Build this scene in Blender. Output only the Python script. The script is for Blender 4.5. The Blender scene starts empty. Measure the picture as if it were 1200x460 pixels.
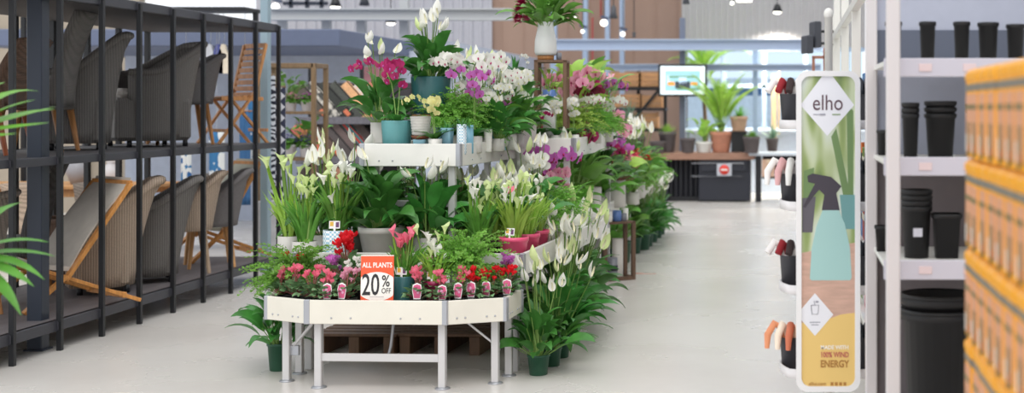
import bpy, math, random
from mathutils import Vector, Matrix
C = bpy.context.scene.collection
R = random.Random(7)
PI = math.pi
F = 1600.0; CX = 925.0; CY = 127.0; H = 1.6

def X(px, D): return (px - CX) * D / F
def Z(py, D): return H - (py - CY) * D / F

# ------------------------------------------------------------------ materials
def lin(c):
    o = []
    for v in c[:3]:
        v = v / 255.0
        o.append(v / 12.92 if v <= .04045 else ((v + .055) / 1.055) ** 2.4)
    return (o[0], o[1], o[2], 1)

MC = {}
def newmat(name):
    m = bpy.data.materials.new(name); m.use_nodes = True
    nt = m.node_tree; nt.nodes.clear()
    out = nt.nodes.new('ShaderNodeOutputMaterial')
    b = nt.nodes.new('ShaderNodeBsdfPrincipled')
    nt.links.new(b.outputs[0], out.inputs[0])
    return m, nt, b, out
def N(nt, t, **k):
    n = nt.nodes.new('ShaderNode' + t)
    for a, v in k.items(): setattr(n, a, v)
    return n
def ramp(nt, stops):
    r = N(nt, 'ValToRGB'); e = r.color_ramp.elements
    while len(e) < len(stops): e.new(.5)
    for i, (p, c) in enumerate(stops): e[i].position = p; e[i].color = lin(c)
    return r

def mat(name, rgb, rough=.5, metal=0, var=.0, scale=12, bump=0, trans=0, rnd=0, emit=0, stretch=None, spec=.5, alpha=None):
    if name in MC: return MC[name]
    m, nt, b, out = newmat(name)
    b.inputs['Roughness'].default_value = rough
    b.inputs['Metallic'].default_value = metal
    b.inputs['Specular IOR Level'].default_value = spec
    b.inputs['Base Color'].default_value = lin(rgb)
    col = None
    if var or bump or rnd:
        tc = N(nt, 'TexCoord'); mp = N(nt, 'Mapping')
        if stretch: mp.inputs['Scale'].default_value = stretch
        nt.links.new(tc.outputs['Object'], mp.inputs[0])
        nz = N(nt, 'TexNoise'); nz.inputs['Scale'].default_value = scale; nz.inputs['Detail'].default_value = 4
        nt.links.new(mp.outputs[0], nz.inputs[0])
        hs = N(nt, 'HueSaturation'); hs.inputs['Color'].default_value = lin(rgb)
        mr = N(nt, 'MapRange'); mr.inputs[1].default_value = .3; mr.inputs[2].default_value = .7
        mr.inputs[3].default_value = 1 - var; mr.inputs[4].default_value = 1 + var
        nt.links.new(nz.outputs[0], mr.inputs[0])
        src = mr.outputs[0]
        if rnd:
            oi = N(nt, 'ObjectInfo'); m2 = N(nt, 'MapRange')
            m2.inputs[3].default_value = 1 - rnd; m2.inputs[4].default_value = 1 + rnd
            nt.links.new(oi.outputs['Random'], m2.inputs[0])
            mu = N(nt, 'Math', operation='MULTIPLY')
            nt.links.new(src, mu.inputs[0]); nt.links.new(m2.outputs[0], mu.inputs[1]); src = mu.outputs[0]
            m3 = N(nt, 'MapRange'); m3.inputs[3].default_value = .5 - rnd * .05; m3.inputs[4].default_value = .5 + rnd * .05
            nt.links.new(oi.outputs['Random'], m3.inputs[0]); nt.links.new(m3.outputs[0], hs.inputs['Hue'])
        nt.links.new(src, hs.inputs['Value'])
        nt.links.new(hs.outputs[0], b.inputs['Base Color']); col = hs.outputs[0]
        if bump:
            bp = N(nt, 'Bump'); bp.inputs['Strength'].default_value = bump; bp.inputs['Distance'].default_value = .01
            nt.links.new(nz.outputs[0], bp.inputs['Height']); nt.links.new(bp.outputs[0], b.inputs['Normal'])
    if trans:
        tr = N(nt, 'BsdfTranslucent'); mx = N(nt, 'MixShader'); mx.inputs[0].default_value = trans
        if col: nt.links.new(col, tr.inputs[0])
        else: tr.inputs[0].default_value = lin(rgb)
        nt.links.new(b.outputs[0], mx.inputs[1]); nt.links.new(tr.outputs[0], mx.inputs[2]); nt.links.new(mx.outputs[0], out.inputs[0])
    if emit:
        b.inputs['Emission Color'].default_value = lin(rgb); b.inputs['Emission Strength'].default_value = emit
    MC[name] = m
    return m

def wicker(name, rgb, s=60):
    if name in MC: return MC[name]
    m, nt, b, out = newmat(name)
    tc = N(nt, 'TexCoord')
    w1 = N(nt, 'TexWave', wave_type='BANDS', bands_direction='Z'); w1.inputs['Scale'].default_value = s * .62; w1.inputs['Distortion'].default_value = .5
    w2 = N(nt, 'TexWave', wave_type='BANDS', bands_direction='Y'); w2.inputs['Scale'].default_value = s * .3; w2.inputs['Distortion'].default_value = .5
    for w in (w1, w2): nt.links.new(tc.outputs['Object'], w.inputs[0])
    mu = N(nt, 'Math', operation='MULTIPLY'); nt.links.new(w1.outputs['Fac'], mu.inputs[0]); nt.links.new(w2.outputs['Fac'], mu.inputs[1])
    d = tuple(v * .8 for v in rgb); l = tuple(min(255, v * 1.12) for v in rgb)
    r = ramp(nt, [(0, d), (.5, l)]); nt.links.new(mu.outputs[0], r.inputs[0])
    nt.links.new(r.outputs[0], b.inputs['Base Color'])
    bp = N(nt, 'Bump'); bp.inputs['Strength'].default_value = .6; bp.inputs['Distance'].default_value = .006
    nt.links.new(mu.outputs[0], bp.inputs['Height']); nt.links.new(bp.outputs[0], b.inputs['Normal'])
    b.inputs['Roughness'].default_value = .6
    MC[name] = m; return m

def wood(name, rgb, axis=2, scale=6, rough=.5):
    st = [8, 8, 8]; st[axis] = .8
    return mat(name, rgb, rough, var=.22, scale=scale, stretch=tuple(st), bump=.1)

def pattern(name, kind, stops, sc=10, axes='XZ', rough=.85):
    """flat printed or woven pattern in object space"""
    if name in MC: return MC[name]
    m, nt, b, out = newmat(name); b.inputs['Roughness'].default_value = rough
    tc = N(nt, 'TexCoord'); mp = N(nt, 'Mapping'); nt.links.new(tc.outputs['Object'], mp.inputs[0])
    if kind == 'voronoi':
        t = N(nt, 'TexVoronoi'); t.inputs['Scale'].default_value = sc; o = t.outputs['Distance']
    elif kind == 'diamond':
        mp.inputs['Rotation'].default_value = (0, PI / 4, 0)
        t = N(nt, 'TexChecker'); t.inputs['Scale'].default_value = sc; o = t.outputs['Fac']
    elif kind == 'dots':
        t = N(nt, 'TexChecker'); t.inputs['Scale'].default_value = sc; o = t.outputs['Fac']
    elif kind == 'bands':
        t = N(nt, 'TexWave', wave_type='BANDS', bands_direction=axes); t.inputs['Scale'].default_value = sc; t.inputs['Distortion'].default_value = 1.5; o = t.outputs['Fac']
    elif kind == 'rings':
        t = N(nt, 'TexWave', wave_type='RINGS', rings_direction='Y'); t.inputs['Scale'].default_value = sc; t.inputs['Distortion'].default_value = 6; t.inputs['Detail Scale'].default_value = 2; o = t.outputs['Fac']
    else:
        t = N(nt, 'TexNoise'); t.inputs['Scale'].default_value = sc; t.inputs['Detail'].default_value = 3; o = t.outputs['Fac']
    nt.links.new(mp.outputs[0], t.inputs['Vector'])
    r = ramp(nt, stops); nt.links.new(o, r.inputs[0]); nt.links.new(r.outputs[0], b.inputs['Base Color'])
    if kind != 'noise': r.color_ramp.interpolation = 'CONSTANT' if kind in ('dots', 'diamond', 'voronoi', 'rings') else 'LINEAR'
    MC[name] = m; return m

# ------------------------------------------------------------------ mesh builder
class MB:
    def __init__(s): s.v = []; s.f = []; s.s = []; s.m = []
    def add(s, vs, fs, sm=True, mi=0, M=None):
        o = len(s.v)
        if M is not None: vs = [M @ Vector(p) for p in vs]
        s.v += [tuple(p) for p in vs]
        for f in fs: s.f.append([i + o for i in f]); s.s.append(sm); s.m.append(mi)
        return s
    def box(s, c, d, bev=.003, rz=0, M=None, mi=0):
        hx, hy, hz = d[0] / 2, d[1] / 2, d[2] / 2
        b = min(bev, hx * .9, hy * .9, hz * .9)
        T = Matrix.Translation(c) @ Matrix.Rotation(rz, 4, 'Z')
        if M is not None: T = M @ T
        vs = []; idx = {}
        for sx in (-1, 1):
            for sy in (-1, 1):
                for sz in (-1, 1):
                    for k in range(3):
                        p = [sx * hx, sy * hy, sz * hz]
                        for j in range(3):
                            if j != k: p[j] -= (sx, sy, sz)[j] * b
                        idx[(sx, sy, sz, k)] = len(vs); vs.append(tuple(p))
        fs = []
        for k in range(3):
            a, c2 = [j for j in range(3) if j != k]
            for sg in (-1, 1):
                q = []
                for (i, j) in ((-1, -1), (1, -1), (1, 1), (-1, 1)):
                    t = [0, 0, 0]; t[k] = sg; t[a] = i; t[c2] = j
                    q.append(idx[(t[0], t[1], t[2], k)])
                fs.append(q)
            for i in (-1, 1):
                for j in (-1, 1):
                    q = []
                    for (sg, kk) in ((-1, a), (-1, c2), (1, c2), (1, a)):
                        t = [0, 0, 0]; t[k] = sg; t[a] = i; t[c2] = j
                        q.append(idx[(t[0], t[1], t[2], kk)])
                    fs.append(q)
        for sx in (-1, 1):
            for sy in (-1, 1):
                for sz in (-1, 1): fs.append([idx[(sx, sy, sz, k)] for k in range(3)])
        vv = [Vector(p) for p in vs]; out = []
        for f in fs:
            n = (vv[f[1]] - vv[f[0]]).cross(vv[f[2]] - vv[f[0]])
            cc = sum((vv[i] for i in f), Vector()) / len(f)
            out.append(f if n.dot(cc) > 0 else f[::-1])
        return s.add(vs, out, False, mi, T)
    def bar(s, a, b, w, d=None, bev=.002, mi=0, up=(0, 0, 1)):
        """box beam from a to b with section w x d"""
        a = Vector(a); b = Vector(b); d = d or w; z = (b - a); L = z.length; z.normalize()
        u = Vector(up)
        if abs(z.dot(u)) > .98: u = Vector((0, 1, 0))
        x = u.cross(z).normalized(); y = z.cross(x)
        M = Matrix((x, y, z)).transposed().to_4x4(); M.translation = (a + b) / 2
        return s.box((0, 0, 0), (w, d, L), bev, 0, M, mi)
    def tube(s, pts, r, n=6, mi=0, cap=True):
        pts = [Vector(p) for p in pts]; k = len(pts)
        rs = r if isinstance(r, (list, tuple)) else [r] * k
        vs = []; fs = []
        ref = Vector((0, 0, 1))
        t0 = (pts[1] - pts[0]).normalized()
        if abs(t0.z) > .9: ref = Vector((1, 0, 0))
        for i, p in enumerate(pts):
            t = (pts[min(i + 1, k - 1)] - pts[max(i - 1, 0)]).normalized()
            a = t.cross(ref).normalized(); b = t.cross(a); ref = a.cross(t)
            for j in range(n):
                an = 2 * PI * j / n
                vs.append(p + rs[i] * (a * math.cos(an) + b * math.sin(an)))
        for i in range(k - 1):
            for j in range(n):
                j2 = (j + 1) % n
                fs.append([i * n + j, i * n + j2, (i + 1) * n + j2, (i + 1) * n + j])
        s.add(vs, fs, True, mi)
        if cap:
            o = len(s.v) - k * n
            s.f.append([o + j for j in range(n)]); s.s.append(False); s.m.append(mi)
            s.f.append([o + (k - 1) * n + j for j in range(n)][::-1]); s.s.append(False); s.m.append(mi)
        return s
    def lathe(s, prof, n=20, c=(0, 0, 0), mi=0, rib=0, sm=True, M=None, sq=0):
        vs = []; fs = []; k = len(prof)
        for (r, z) in prof:
            for j in range(n):
                an = 2 * PI * j / n
                rr = r * (1 + (rib if j % 2 else -rib)) if r > 0.0001 else 0
                if sq:
                    q = max(abs(math.cos(an)), abs(math.sin(an))); rr = rr * ((1 - sq) + sq / q)
                vs.append((c[0] + rr * math.cos(an), c[1] + rr * math.sin(an), c[2] + z))
        for i in range(k - 1):
            for j in range(n):
                j2 = (j + 1) % n
                fs.append([i * n + j, i * n + j2, (i + 1) * n + j2, (i + 1) * n + j])
        return s.add(vs, fs, sm, mi, M)
    def ell(s, c, r, nu=10, nv=7, mi=0, M=None):
        vs = [(c[0], c[1], c[2] - r[2])]; fs = []
        for i in range(1, nv):
            t = -PI / 2 + PI * i / nv
            for j in range(nu):
                a = 2 * PI * j / nu
                vs.append((c[0] + r[0] * math.cos(t) * math.cos(a), c[1] + r[1] * math.cos(t) * math.sin(a), c[2] + r[2] * math.sin(t)))
        vs.append((c[0], c[1], c[2] + r[2]))
        for j in range(nu): fs.append([0, 1 + (j + 1) % nu, 1 + j])
        for i in range(nv - 2):
            for j in range(nu):
                a = 1 + i * nu; fs.append([a + j, a + (j + 1) % nu, a + nu + (j + 1) % nu, a + nu + j])
        l = len(vs) - 1; a = 1 + (nv - 2) * nu
        for j in range(nu): fs.append([a + j, a + (j + 1) % nu, l])
        return s.add(vs, fs, True, mi, M)
    def prism(s, poly, t, M=None, mi=0):
        """poly in xz plane, extruded along y by t (centred)"""
        n = len(poly)
        vs = [(x, -t / 2, z) for x, z in poly] + [(x, t / 2, z) for x, z in poly]
        fs = [list(range(n)), list(range(n, 2 * n))[::-1]] + [[(i + 1) % n, i, n + i, n + (i + 1) % n] for i in range(n)]
        return s.add(vs, fs, False, mi, M)
    def leaf(s, o, az, el0, el1, L, W, n=6, prof='lance', fold=.25, roll=0, pet=0, pr=.003, mi=0, pmi=0, wave=0):
        o = Vector(o); h = Vector((math.cos(az), math.sin(az), 0)); sd = Vector((-math.sin(az), math.cos(az), 0))
        if pet > 0:
            q = o + (h * math.cos(el0) + Vector((0, 0, 1)) * math.sin(el0)) * pet
            s.tube([o, (o + q) / 2 + Vector((0, 0, pet * .03)), q], pr, 3, pmi, False); o = q
        vs = []; fs = []; p = o.copy()
        for i in range(n + 1):
            t = i / n
            el = el0 + (el1 - el0) * t ** 1.2
            d = h * math.cos(el) + Vector((0, 0, 1)) * math.sin(el)
            nn = -h * math.sin(el) + Vector((0, 0, 1)) * math.cos(el)
            if prof == 'lance': w = math.sin(PI * min(1, t * .97 + .03) ** .78) ** .9
            elif prof == 'strap': w = min(1, .45 + t * 2) * (1 - t ** 4) ** .8
            elif prof == 'sword': w = (1 - t) ** .6 * min(1, .6 + t)
            elif prof == 'heart': w = (1 - t ** 2.2) * min(1, .75 + t * 1.2)
            elif prof == 'oval': w = math.sqrt(max(0, 1 - (2 * t - 1) ** 2))
            else: w = math.sin(PI * t) ** .7
            w = max(w, .02) * W / 2
            sr = sd * math.cos(roll) + nn * math.sin(roll); nr = nn * math.cos(roll) - sd * math.sin(roll)
            ww = wave * W * math.sin(t * 14)
            vs += [p - sr * w + nr * (w * fold + ww), p - nr * 0.0, p + sr * w + nr * (w * fold - ww)]
            p = p + d * (L / n)
        for i in range(n):
            a = i * 3
            fs += [[a, a + 1, a + 4, a + 3], [a + 1, a + 2, a + 5, a + 4]]
        return s.add(vs, fs, True, mi)
    def mesh(s, name, mats):
        m = bpy.data.meshes.new(name); m.from_pydata(s.v, [], s.f)
        m.polygons.foreach_set('use_smooth', s.s); m.polygons.foreach_set('material_index', s.m)
        for x in (mats if isinstance(mats, (list, tuple)) else [mats]): m.materials.append(x)
        m.update(); return m

def P(name, me, mats, parent=None, loc=(0, 0, 0), rot=(0, 0, 0), sc=1, label=None):
    """link a mesh (or builder) as ONE object"""
    if isinstance(me, MB): me = me.mesh(name, mats)
    o = bpy.data.objects.new(name, me); C.objects.link(o)
    if parent is not None: o.parent = parent
    o.location = loc; o.rotation_euler = rot; o.scale = (sc, sc, sc) if not isinstance(sc, (tuple, list)) else sc
    if label: o['label'] = label
    return o
def tag(o, label, cat, group=None, kind=None):
    o['label'] = label; o['category'] = cat
    if group: o['group'] = group
    if kind: o['kind'] = kind
    return o
def T(name, label, cat, loc=(0, 0, 0), rz=0, group=None, sc=1):
    o = bpy.data.objects.new(name, None); C.objects.link(o); o.empty_display_size = .1
    o.location = loc; o.rotation_euler = (0, 0, rz); o.scale = (sc, sc, sc)
    return tag(o, label, cat, group)
def S(name, mb, mats, loc=(0, 0, 0), rot=(0, 0, 0), parent=None):
    o = P(name, mb, mats, parent, loc, rot)
    if parent is None: o['kind'] = 'structure'
    return o
def text(txt, size, m, parent, loc, rot=(PI / 2, 0, 0), name='lettering', ext=.0008, bold=0, align='CENTER', sx=1, label=None):
    cu = bpy.data.curves.new('t', 'FONT'); cu.body = txt; cu.size = size; cu.extrude = ext; cu.align_x = align; cu.align_y = 'CENTER'; cu.offset = bold
    cu.resolution_u = 3
    to = bpy.data.objects.new('t', cu); C.objects.link(to); bpy.context.view_layer.update()
    dg = bpy.context.evaluated_depsgraph_get(); me = bpy.data.meshes.new_from_object(to.evaluated_get(dg))
    bpy.data.objects.remove(to); bpy.data.curves.remove(cu)
    me.materials.clear(); me.materials.append(m)
    return P(name, me, m, parent, loc, rot, (sx, 1, 1), label)

# ------------------------------------------------------------------ palette
white_paint = mat('white_paint', (232, 230, 224), .4, var=.02)
cream_paint = mat('cream_paint', (226, 221, 208), .45, var=.04, scale=5)
alu = mat('aluminium', (178, 180, 186), .35, .6)
steel_black = mat('black_steel', (22, 23, 27), .45)
steel_navy = mat('navy_steel', (40, 48, 62), .4)
steel_blue = mat('blue_grey_steel', (160, 176, 192), .4)
deck_grey = mat('deck_board', (92, 90, 92), .6, var=.1, scale=4)
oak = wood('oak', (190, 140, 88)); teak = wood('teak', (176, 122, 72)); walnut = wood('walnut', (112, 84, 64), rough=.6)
pine = wood('pine', (206, 168, 122), 0)
brown_w = wood('brown_frame_wood', (104, 80, 64), rough=.6)
soil = mat('soil', (52, 38, 30), .95, var=.4, scale=80, bump=.6)
black_pl = mat('black_plastic', (20, 20, 22), .45)
dk_green_pl = mat('green_plastic', (38, 84, 62), .45)
G_dark = mat('leaf_dark_green', (72, 132, 58), .34, var=.3, scale=9, trans=.22, rnd=.25)
G_mid = mat('leaf_mid_green', (110, 170, 72), .42, var=.25, scale=9, trans=.25, rnd=.22)
G_light = mat('leaf_light_green', (172, 210, 92), .45, var=.2, scale=9, trans=.35, rnd=.18)
G_fern = mat('leaf_fern_green', (128, 186, 76), .55, var=.25, scale=14, trans=.35, rnd=.2)
G_cyc = mat('leaf_cyclamen', (118, 156, 108), .5, var=.4, scale=60, trans=.15, rnd=.15)
G_blue = mat('leaf_blue_green', (122, 158, 132), .5, var=.2, trans=.2, rnd=.15)
stem_g = mat('stem_green', (128, 162, 82), .5)
petal_w = mat('petal_white', (250, 249, 242), .5, trans=.3)
petal_cream = mat('petal_greenish', (226, 240, 176), .5, trans=.35)
petal_y = mat('petal_yellow', (240, 234, 168), .5, trans=.3)
petal_mag = mat('petal_magenta', (190, 44, 112), .5, trans=.3)
petal_pink = mat('petal_pink', (250, 132, 158), .5, trans=.35)
petal_lpink = mat('petal_light_pink', (244, 176, 200), .5, trans=.3)
petal_pur = mat('petal_purple', (214, 120, 204), .5, trans=.3)
petal_red = mat('petal_red', (230, 24, 40), .5, trans=.25)
petal_wine = mat('petal_wine', (128, 22, 60), .5, trans=.25)
petal_vio = mat('petal_violet', (122, 92, 190), .5, trans=.25)
spadix = mat('spadix', (238, 232, 196), .7)
WORLD = 1.15; SUN = 1.3; EXPO = 0.14
# ================================================================== SETTING
def floor_mat():
    m, nt, b, out = newmat('polished_concrete')
    tc = N(nt, 'TexCoord')
    n1 = N(nt, 'TexNoise'); n1.inputs['Scale'].default_value = .7; n1.inputs['Detail'].default_value = 6
    n2 = N(nt, 'TexNoise'); n2.inputs['Scale'].default_value = 9; n2.inputs['Detail'].default_value = 5
    for n in (n1, n2): nt.links.new(tc.outputs['Object'], n.inputs[0])
    mx = N(nt, 'Mix', data_type='FLOAT'); mx.inputs[0].default_value = .15
    nt.links.new(n1.outputs[0], mx.inputs[2]); nt.links.new(n2.outputs[0], mx.inputs[3])
    r = ramp(nt, [(.3, (216, 210, 204)), (.7, (226, 222, 216))]); nt.links.new(mx.outputs[0], r.inputs[0])
    nt.links.new(r.outputs[0], b.inputs['Base Color'])
    mr = N(nt, 'MapRange'); mr.inputs[3].default_value = .2; mr.inputs[4].default_value = .34
    nt.links.new(n1.outputs[0], mr.inputs[0]); nt.links.new(mr.outputs[0], b.inputs['Roughness'])
    b.inputs['Specular IOR Level'].default_value = .6
    return m
S('floor', MB().add([(-16, -3, 0), (7, -3, 0), (7, 40, 0), (-16, 40, 0)], [[0, 1, 2, 3]], False), floor_mat())

m_tan = mat('tan_cladding', (166, 138, 122), .7, var=.04, scale=1)
m_corr = mat('light_cladding', (172, 170, 172), .6, var=.02)
m_lav = mat('lavender_grey_wall', (186, 186, 194), .7, var=.03)
m_beige = mat('beige_wall', (166, 154, 138), .75, var=.05, scale=2)
# tan wall behind, with board joints
mb = MB().box((-4.1, 28.1, 3.5), (4.0, .2, 7), 0)
for i in range(9): mb.box((-5.9 + i * .45, 27.995, 3.5), (.025, .02, 7), 0)
S('wall_back', mb, m_tan)
# corrugated wall above the glazing, and the low wall below it
ZT = Z(56, 26); ZB = Z(154, 26)
mb = MB().box((-.3, 26.1, (ZT + 7) / 2), (3.5, .2, 7 - ZT), 0)
for i in range(30): mb.box((-2.0 + i * .118, 25.985, (ZT + 7) / 2), (.05, .03, 7 - ZT), .01)
S('wall_back_upper', mb, m_corr)
S('wall_back_lower', MB().box((-.3, 26.1, ZB / 2), (3.5, .2, ZB), 0).box((-.3, 25.97, ZB + .02), (3.5, .28, .05), .01), mat('pale_blue_wall', (196, 206, 220), .6, var=.04))
S('wall_right', MB().box((2.6, 15, 3.5), (.2, 34, 7), 0), mat('right_wall', (214, 214, 218), .7, var=.03))
mb = MB().box((-8.5, 28, 3.5), (4.8, .2, 7), 0)
for i in range(24): mb.box((-10.7 + i * .2, 27.88, 3.5), (.06, .04, 7), .01)
S('wall_back_left', mb, m_lav)
# second lower room wall behind the rack
mb = MB().box((-13.2, 21.1, 3.5), (6.4, .2, 7), 0)
S('wall_left', mb, m_beige)
mb = MB()
for z in (1.95, 2.75, 3.5): mb.box((-13.2, 20.95, z), (6.4, .06, .1), .01)
for x in (-15.4, -13.9, -12.3, -10.8): mb.box((x, 20.95, 3.5), (.09, .06, 7), .01)
S('trim_left_wall', mb, steel_navy)
# glazing
fr = mat('window_frame_blue', (168, 190, 214), .4)
gl, nt, b, out = newmat('glass'); b.inputs['Transmission Weight'].default_value = 1; b.inputs['Roughness'].default_value = 0; b.inputs['IOR'].default_value = 1.02
b.inputs['Base Color'].default_value = lin((214, 232, 246))
win = T('window_1', 'x', 'x', (-.3, 26.05, ZB)); del win['label']; del win['category']; win['kind'] = 'structure'
mb = MB(); hh = ZT - ZB
for x in (-1.72, -.95, -.18, .62, 1.4): mb.box((x, 0, hh / 2), (.09, .12, hh), .01)
for z in (.03, hh - .03, Z(101, 26) - ZB): mb.box((0, 0, z), (3.5, .12, .08), .01)
P('window_frame', mb, fr, win)
P('window_pane', MB().box((0, 0, hh / 2), (3.4, .012, hh), 0), gl, win)
# outdoor yard seen through the glass
S('trim_yard_canopy', MB().box((-.2, 31, Z(106, 31)), (5, 1, .22), .01), mat('yard_blue', (92, 128, 176), .5))
S('wall_yard', MB().box((.2, 36, 1.2), (9, .2, 2.4), 0), mat('yard_wall', (206, 214, 222), .7, var=.1))
S('trim_doorframe', MB().box((X(907, 26) , 26.0, 1.6), (.1, .2, 1.3), .01).box((X(913, 26), 25.9, 1.7), (.04, .1, 1.2), .01), wood('door_post_tan', (206, 176, 136)))

# steel beams and columns of the hall
def hbeam(name, x0, x1, y, z0, z1, m):
    mb = MB(); h = z1 - z0; xc = (x0 + x1) / 2; L = x1 - x0
    mb.box((xc, y, z1 - .012), (L, .16, .024), .003).box((xc, y, z0 + .012), (L, .16, .024), .003).box((xc, y, (z0 + z1) / 2), (L, .02, h - .04), .002)
    return S(name, mb, m)
hbeam('trim_beam_upper', X(640, 24), X(962, 24), 24, Z(59, 24), Z(46, 24), mat('beam_blue_grey', (176, 190, 212), .35))
hbeam('trim_beam_lower', X(688, 24.5), X(962, 24.5), 24.5, Z(83, 24.5), Z(75, 24.5), mat('beam_blue_grey2', (186, 200, 220), .35))
for i, (px, w) in enumerate(((649, .13), (686, .1), (712, .09), (729, .09))):
    S('trim_column_%d' % (i + 1), MB().box((X(px, 27), 27, 3), (w, .12, 6), .005), mat('column_pale_blue', (160, 178, 204), .4))
S('trim_column_5', MB().box((X(799, 24), 24.15, 1.6), (.1, .1, 3.2), .005), mat('column_grey', (112, 120, 138), .4))
S('trim_column_6', MB().box((X(885, 24.5), 24.6, 1.75), (.09, .06, 2.2), .005), fr)
hbeam('trim_beam_grey', X(318, 20), X(600, 20), 20, Z(24, 20), Z(10, 20), mat('beam_grey', (182, 184, 186), .5))
for i, (px, y0, y1) in enumerate(((331, 24, 34), (383, 0, 36), (424, 24, 38), (474, -30, 60))):
    S('trim_beam_post_%d' % (i + 1), MB().box((X(px, 20.2), 20.2, 1.8), (.13, .1, 3.9 if y0 < 0 else 2.4), .005), mat('beam_grey', (182, 184, 186)))
pp = T('sprinkler_pipe', 'thin red sprinkler pipe with an elbow on the tan wall', 'pipe', (X(698, 27.6), 27.8, 2.4))
P('pipe_run', MB().tube([(-.09, 0, -.4), (-.09, 0, 1.05), (.08, 0, 1.05), (.08, 0, 3)], .018, 6), mat('red_pipe', (188, 70, 70), .5), pp)
P('pipe_clamp', MB().box((-.09, .095, .5), (.07, .19, .04)), steel_black, pp)
# blue column and pale plinth at the far end of the rack
S('trim_column_7', MB().box((X(309, 13.3), 13.35, 2.4), (.075, .09, 4.8), .006), mat('column_duck_blue', (150, 172, 184), .45))
# dark canopy over the doormat wall, and the partition beneath
cD = 16.5
S('trim_canopy', MB().box((X(398, cD) - 2.2, cD + 4, (Z(54, cD) + Z(34, cD)) / 2), (4.4, 8, Z(34, cD) - Z(54, cD)), .01), mat('canopy_slate', (100, 110, 136), .55, var=.03))
S('wall_partition', MB().box((-7.2, 19.6, 1.2), (4.6, .15, 2.45), 0), mat('partition_blue', (186, 194, 210), .6, var=.05))
S('wall_partition_side', MB().box((-5.1, 24, 1.3), (.12, 8, 2.6), 0), mat('partition_blue', (186, 194, 210)))
# roof void frames glimpsed at the top left
mb = MB()
for x in (X(341, 23), X(360, 23), X(377, 23)): mb.box((x, 23, 3.65), (.06, .06, 1.0), .005)
mb.box((X(358, 23), 23, Z(4, 23)), (.75, .06, .06), .005)
S('trim_high_window', mb, steel_navy)

# ================================================================== LEFT RACK
RX = -4.83; RB = -6.07
def post_D(i): return 9.04 + .553 * i
rack = T('furniture_rack', 'long two-storey black steel rack holding garden chairs', 'rack', (RX, 9, 0))
def rk(name, mb, m, label=None): return P(name, mb, m, rack, (-RX, -9, 0), label=label)
for i in range(-2, 8):
    rk('upright', MB().box((RX, post_D(i), 1.19), (.034, .034, 2.38), .003), steel_black)
    rk('upright', MB().box((RB, post_D(i), 1.19), (.045, .045, 2.38), .003), steel_black)
rk('column', MB().box((-4.985, 9.06, 2.0), (.1, .1, 4.0), .006).box((-4.985, 9.06, .006), (.13, .13, .012), .002), steel_navy, 'thick navy box column')
y0, y1 = 7.6, 12.93; yc = (y0 + y1) / 2; L = y1 - y0
rail = mat('rack_rail', (56, 56, 63), .45)
for nm, z, h in (('top_rail', 2.36, .07), ('shelf_rail', 1.255, .055), ('base_rail', .165, .07)):
    mb = MB()
    for x in (RX - .03, RB + .0): mb.box((x, yc, z), (.045, L, h), .004)
    for i in range(-2, 8): mb.box(((RX + RB) / 2, post_D(i), z), (RX - RB, .04, h * .8), .003)
    rk(nm, mb, rail)
rk('top_deck', MB().box(((RX + RB) / 2, yc, 2.33), (RX - RB - .04, L, .02), .002), mat('rack_top', (50, 48, 50), .6))
rk('shelf_deck', MB().box(((RX + RB) / 2, yc, 1.262), (RX - RB - .05, L, .03), .002), deck_grey)
rk('base_deck', MB().box(((RX + RB) / 2, yc, .18), (RX - RB - .05, L, .04), .002), mat('base_board', (112, 106, 108), .6, var=.12, scale=3, stretch=(6, .5, 1)))
SH1 = 1.279; SH0 = .201

# ---- chairs
wk_dark = wicker('wicker_charcoal', (92, 90, 90)); wk_grey = wicker('wicker_grey', (118, 113, 109)); wk_brown = wicker('wicker_brown', (112, 84, 66))
wk_beige = wicker('wicker_beige', (188, 166, 146)); wk_taupe = wicker('wicker_taupe', (140, 128, 118))
cush = mat('cushion_grey', (176, 170, 164), .9, var=.05, bump=.1)
def shell(w, d, hb, ha, zb, lean=.16, th=.035, A=2.25, flare=.04, curl=.03):
    """horseshoe wrap: back at +Y, open to -Y"""
    mb = MB(); n = 22; k = 7
    grid = []
    for i in range(n + 1):
        a = -A + 2 * A * i / n
        c = max(0, math.cos(a * .5)); top = ha + (hb - ha) * min(1, max(0, (math.cos(a) + .15) / 1.0)) ** 1.1
        row = []
        for j in range(k + 1):
            t = j / k; z = zb + (top - zb) * t
            g = 1 + flare * t
            x = math.sin(a) * w / 2 * g; y = math.cos(a) * d / 2 * g
            if abs(a) > PI / 2: y = -abs(math.cos(a)) * d / 2 * 1.25
            y += lean * (z / hb) ** 1.6 * max(0, math.cos(a * .7)) + (curl if j == k else 0) * max(0, math.cos(a))
            row.append(Vector((x, y, z)))
        grid.append(row)
    cen = Vector((0, 0, 0)); vo = []; vi = []
    for row in grid:
        for p in row:
            q = Vector((p.x, p.y, 0)); q = q.normalized() * th if q.length > 0 else q
            vo.append(p); vi.append(p - q)
    fs = []; m = k + 1; off = len(vo)
    for i in range(n):
        for j in range(k):
            a, b_, c_, d_ = i * m + j, (i + 1) * m + j, (i + 1) * m + j + 1, i * m + j + 1
            fs.append([a, d_, c_, b_]); fs.append([off + a, off + b_, off + c_, off + d_])
        fs.append([i * m + k, off + i * m + k, off + (i + 1) * m + k, (i + 1) * m + k])
        fs.append([i * m, (i + 1) * m, off + (i + 1) * m, off + i * m])
    for i in (0, n):
        for j in range(k): fs.append([i * m + j, i * m + j + 1, off + i * m + j + 1, off + i * m + j])
    mb.add(vo + vi, fs, True)
    rim = [(grid[i][k] + (grid[i][k] - Vector((grid[i][k].x, grid[i][k].y, 0)).normalized() * th)) / 2 for i in range(n + 1)]
    return mb, rim
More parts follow.
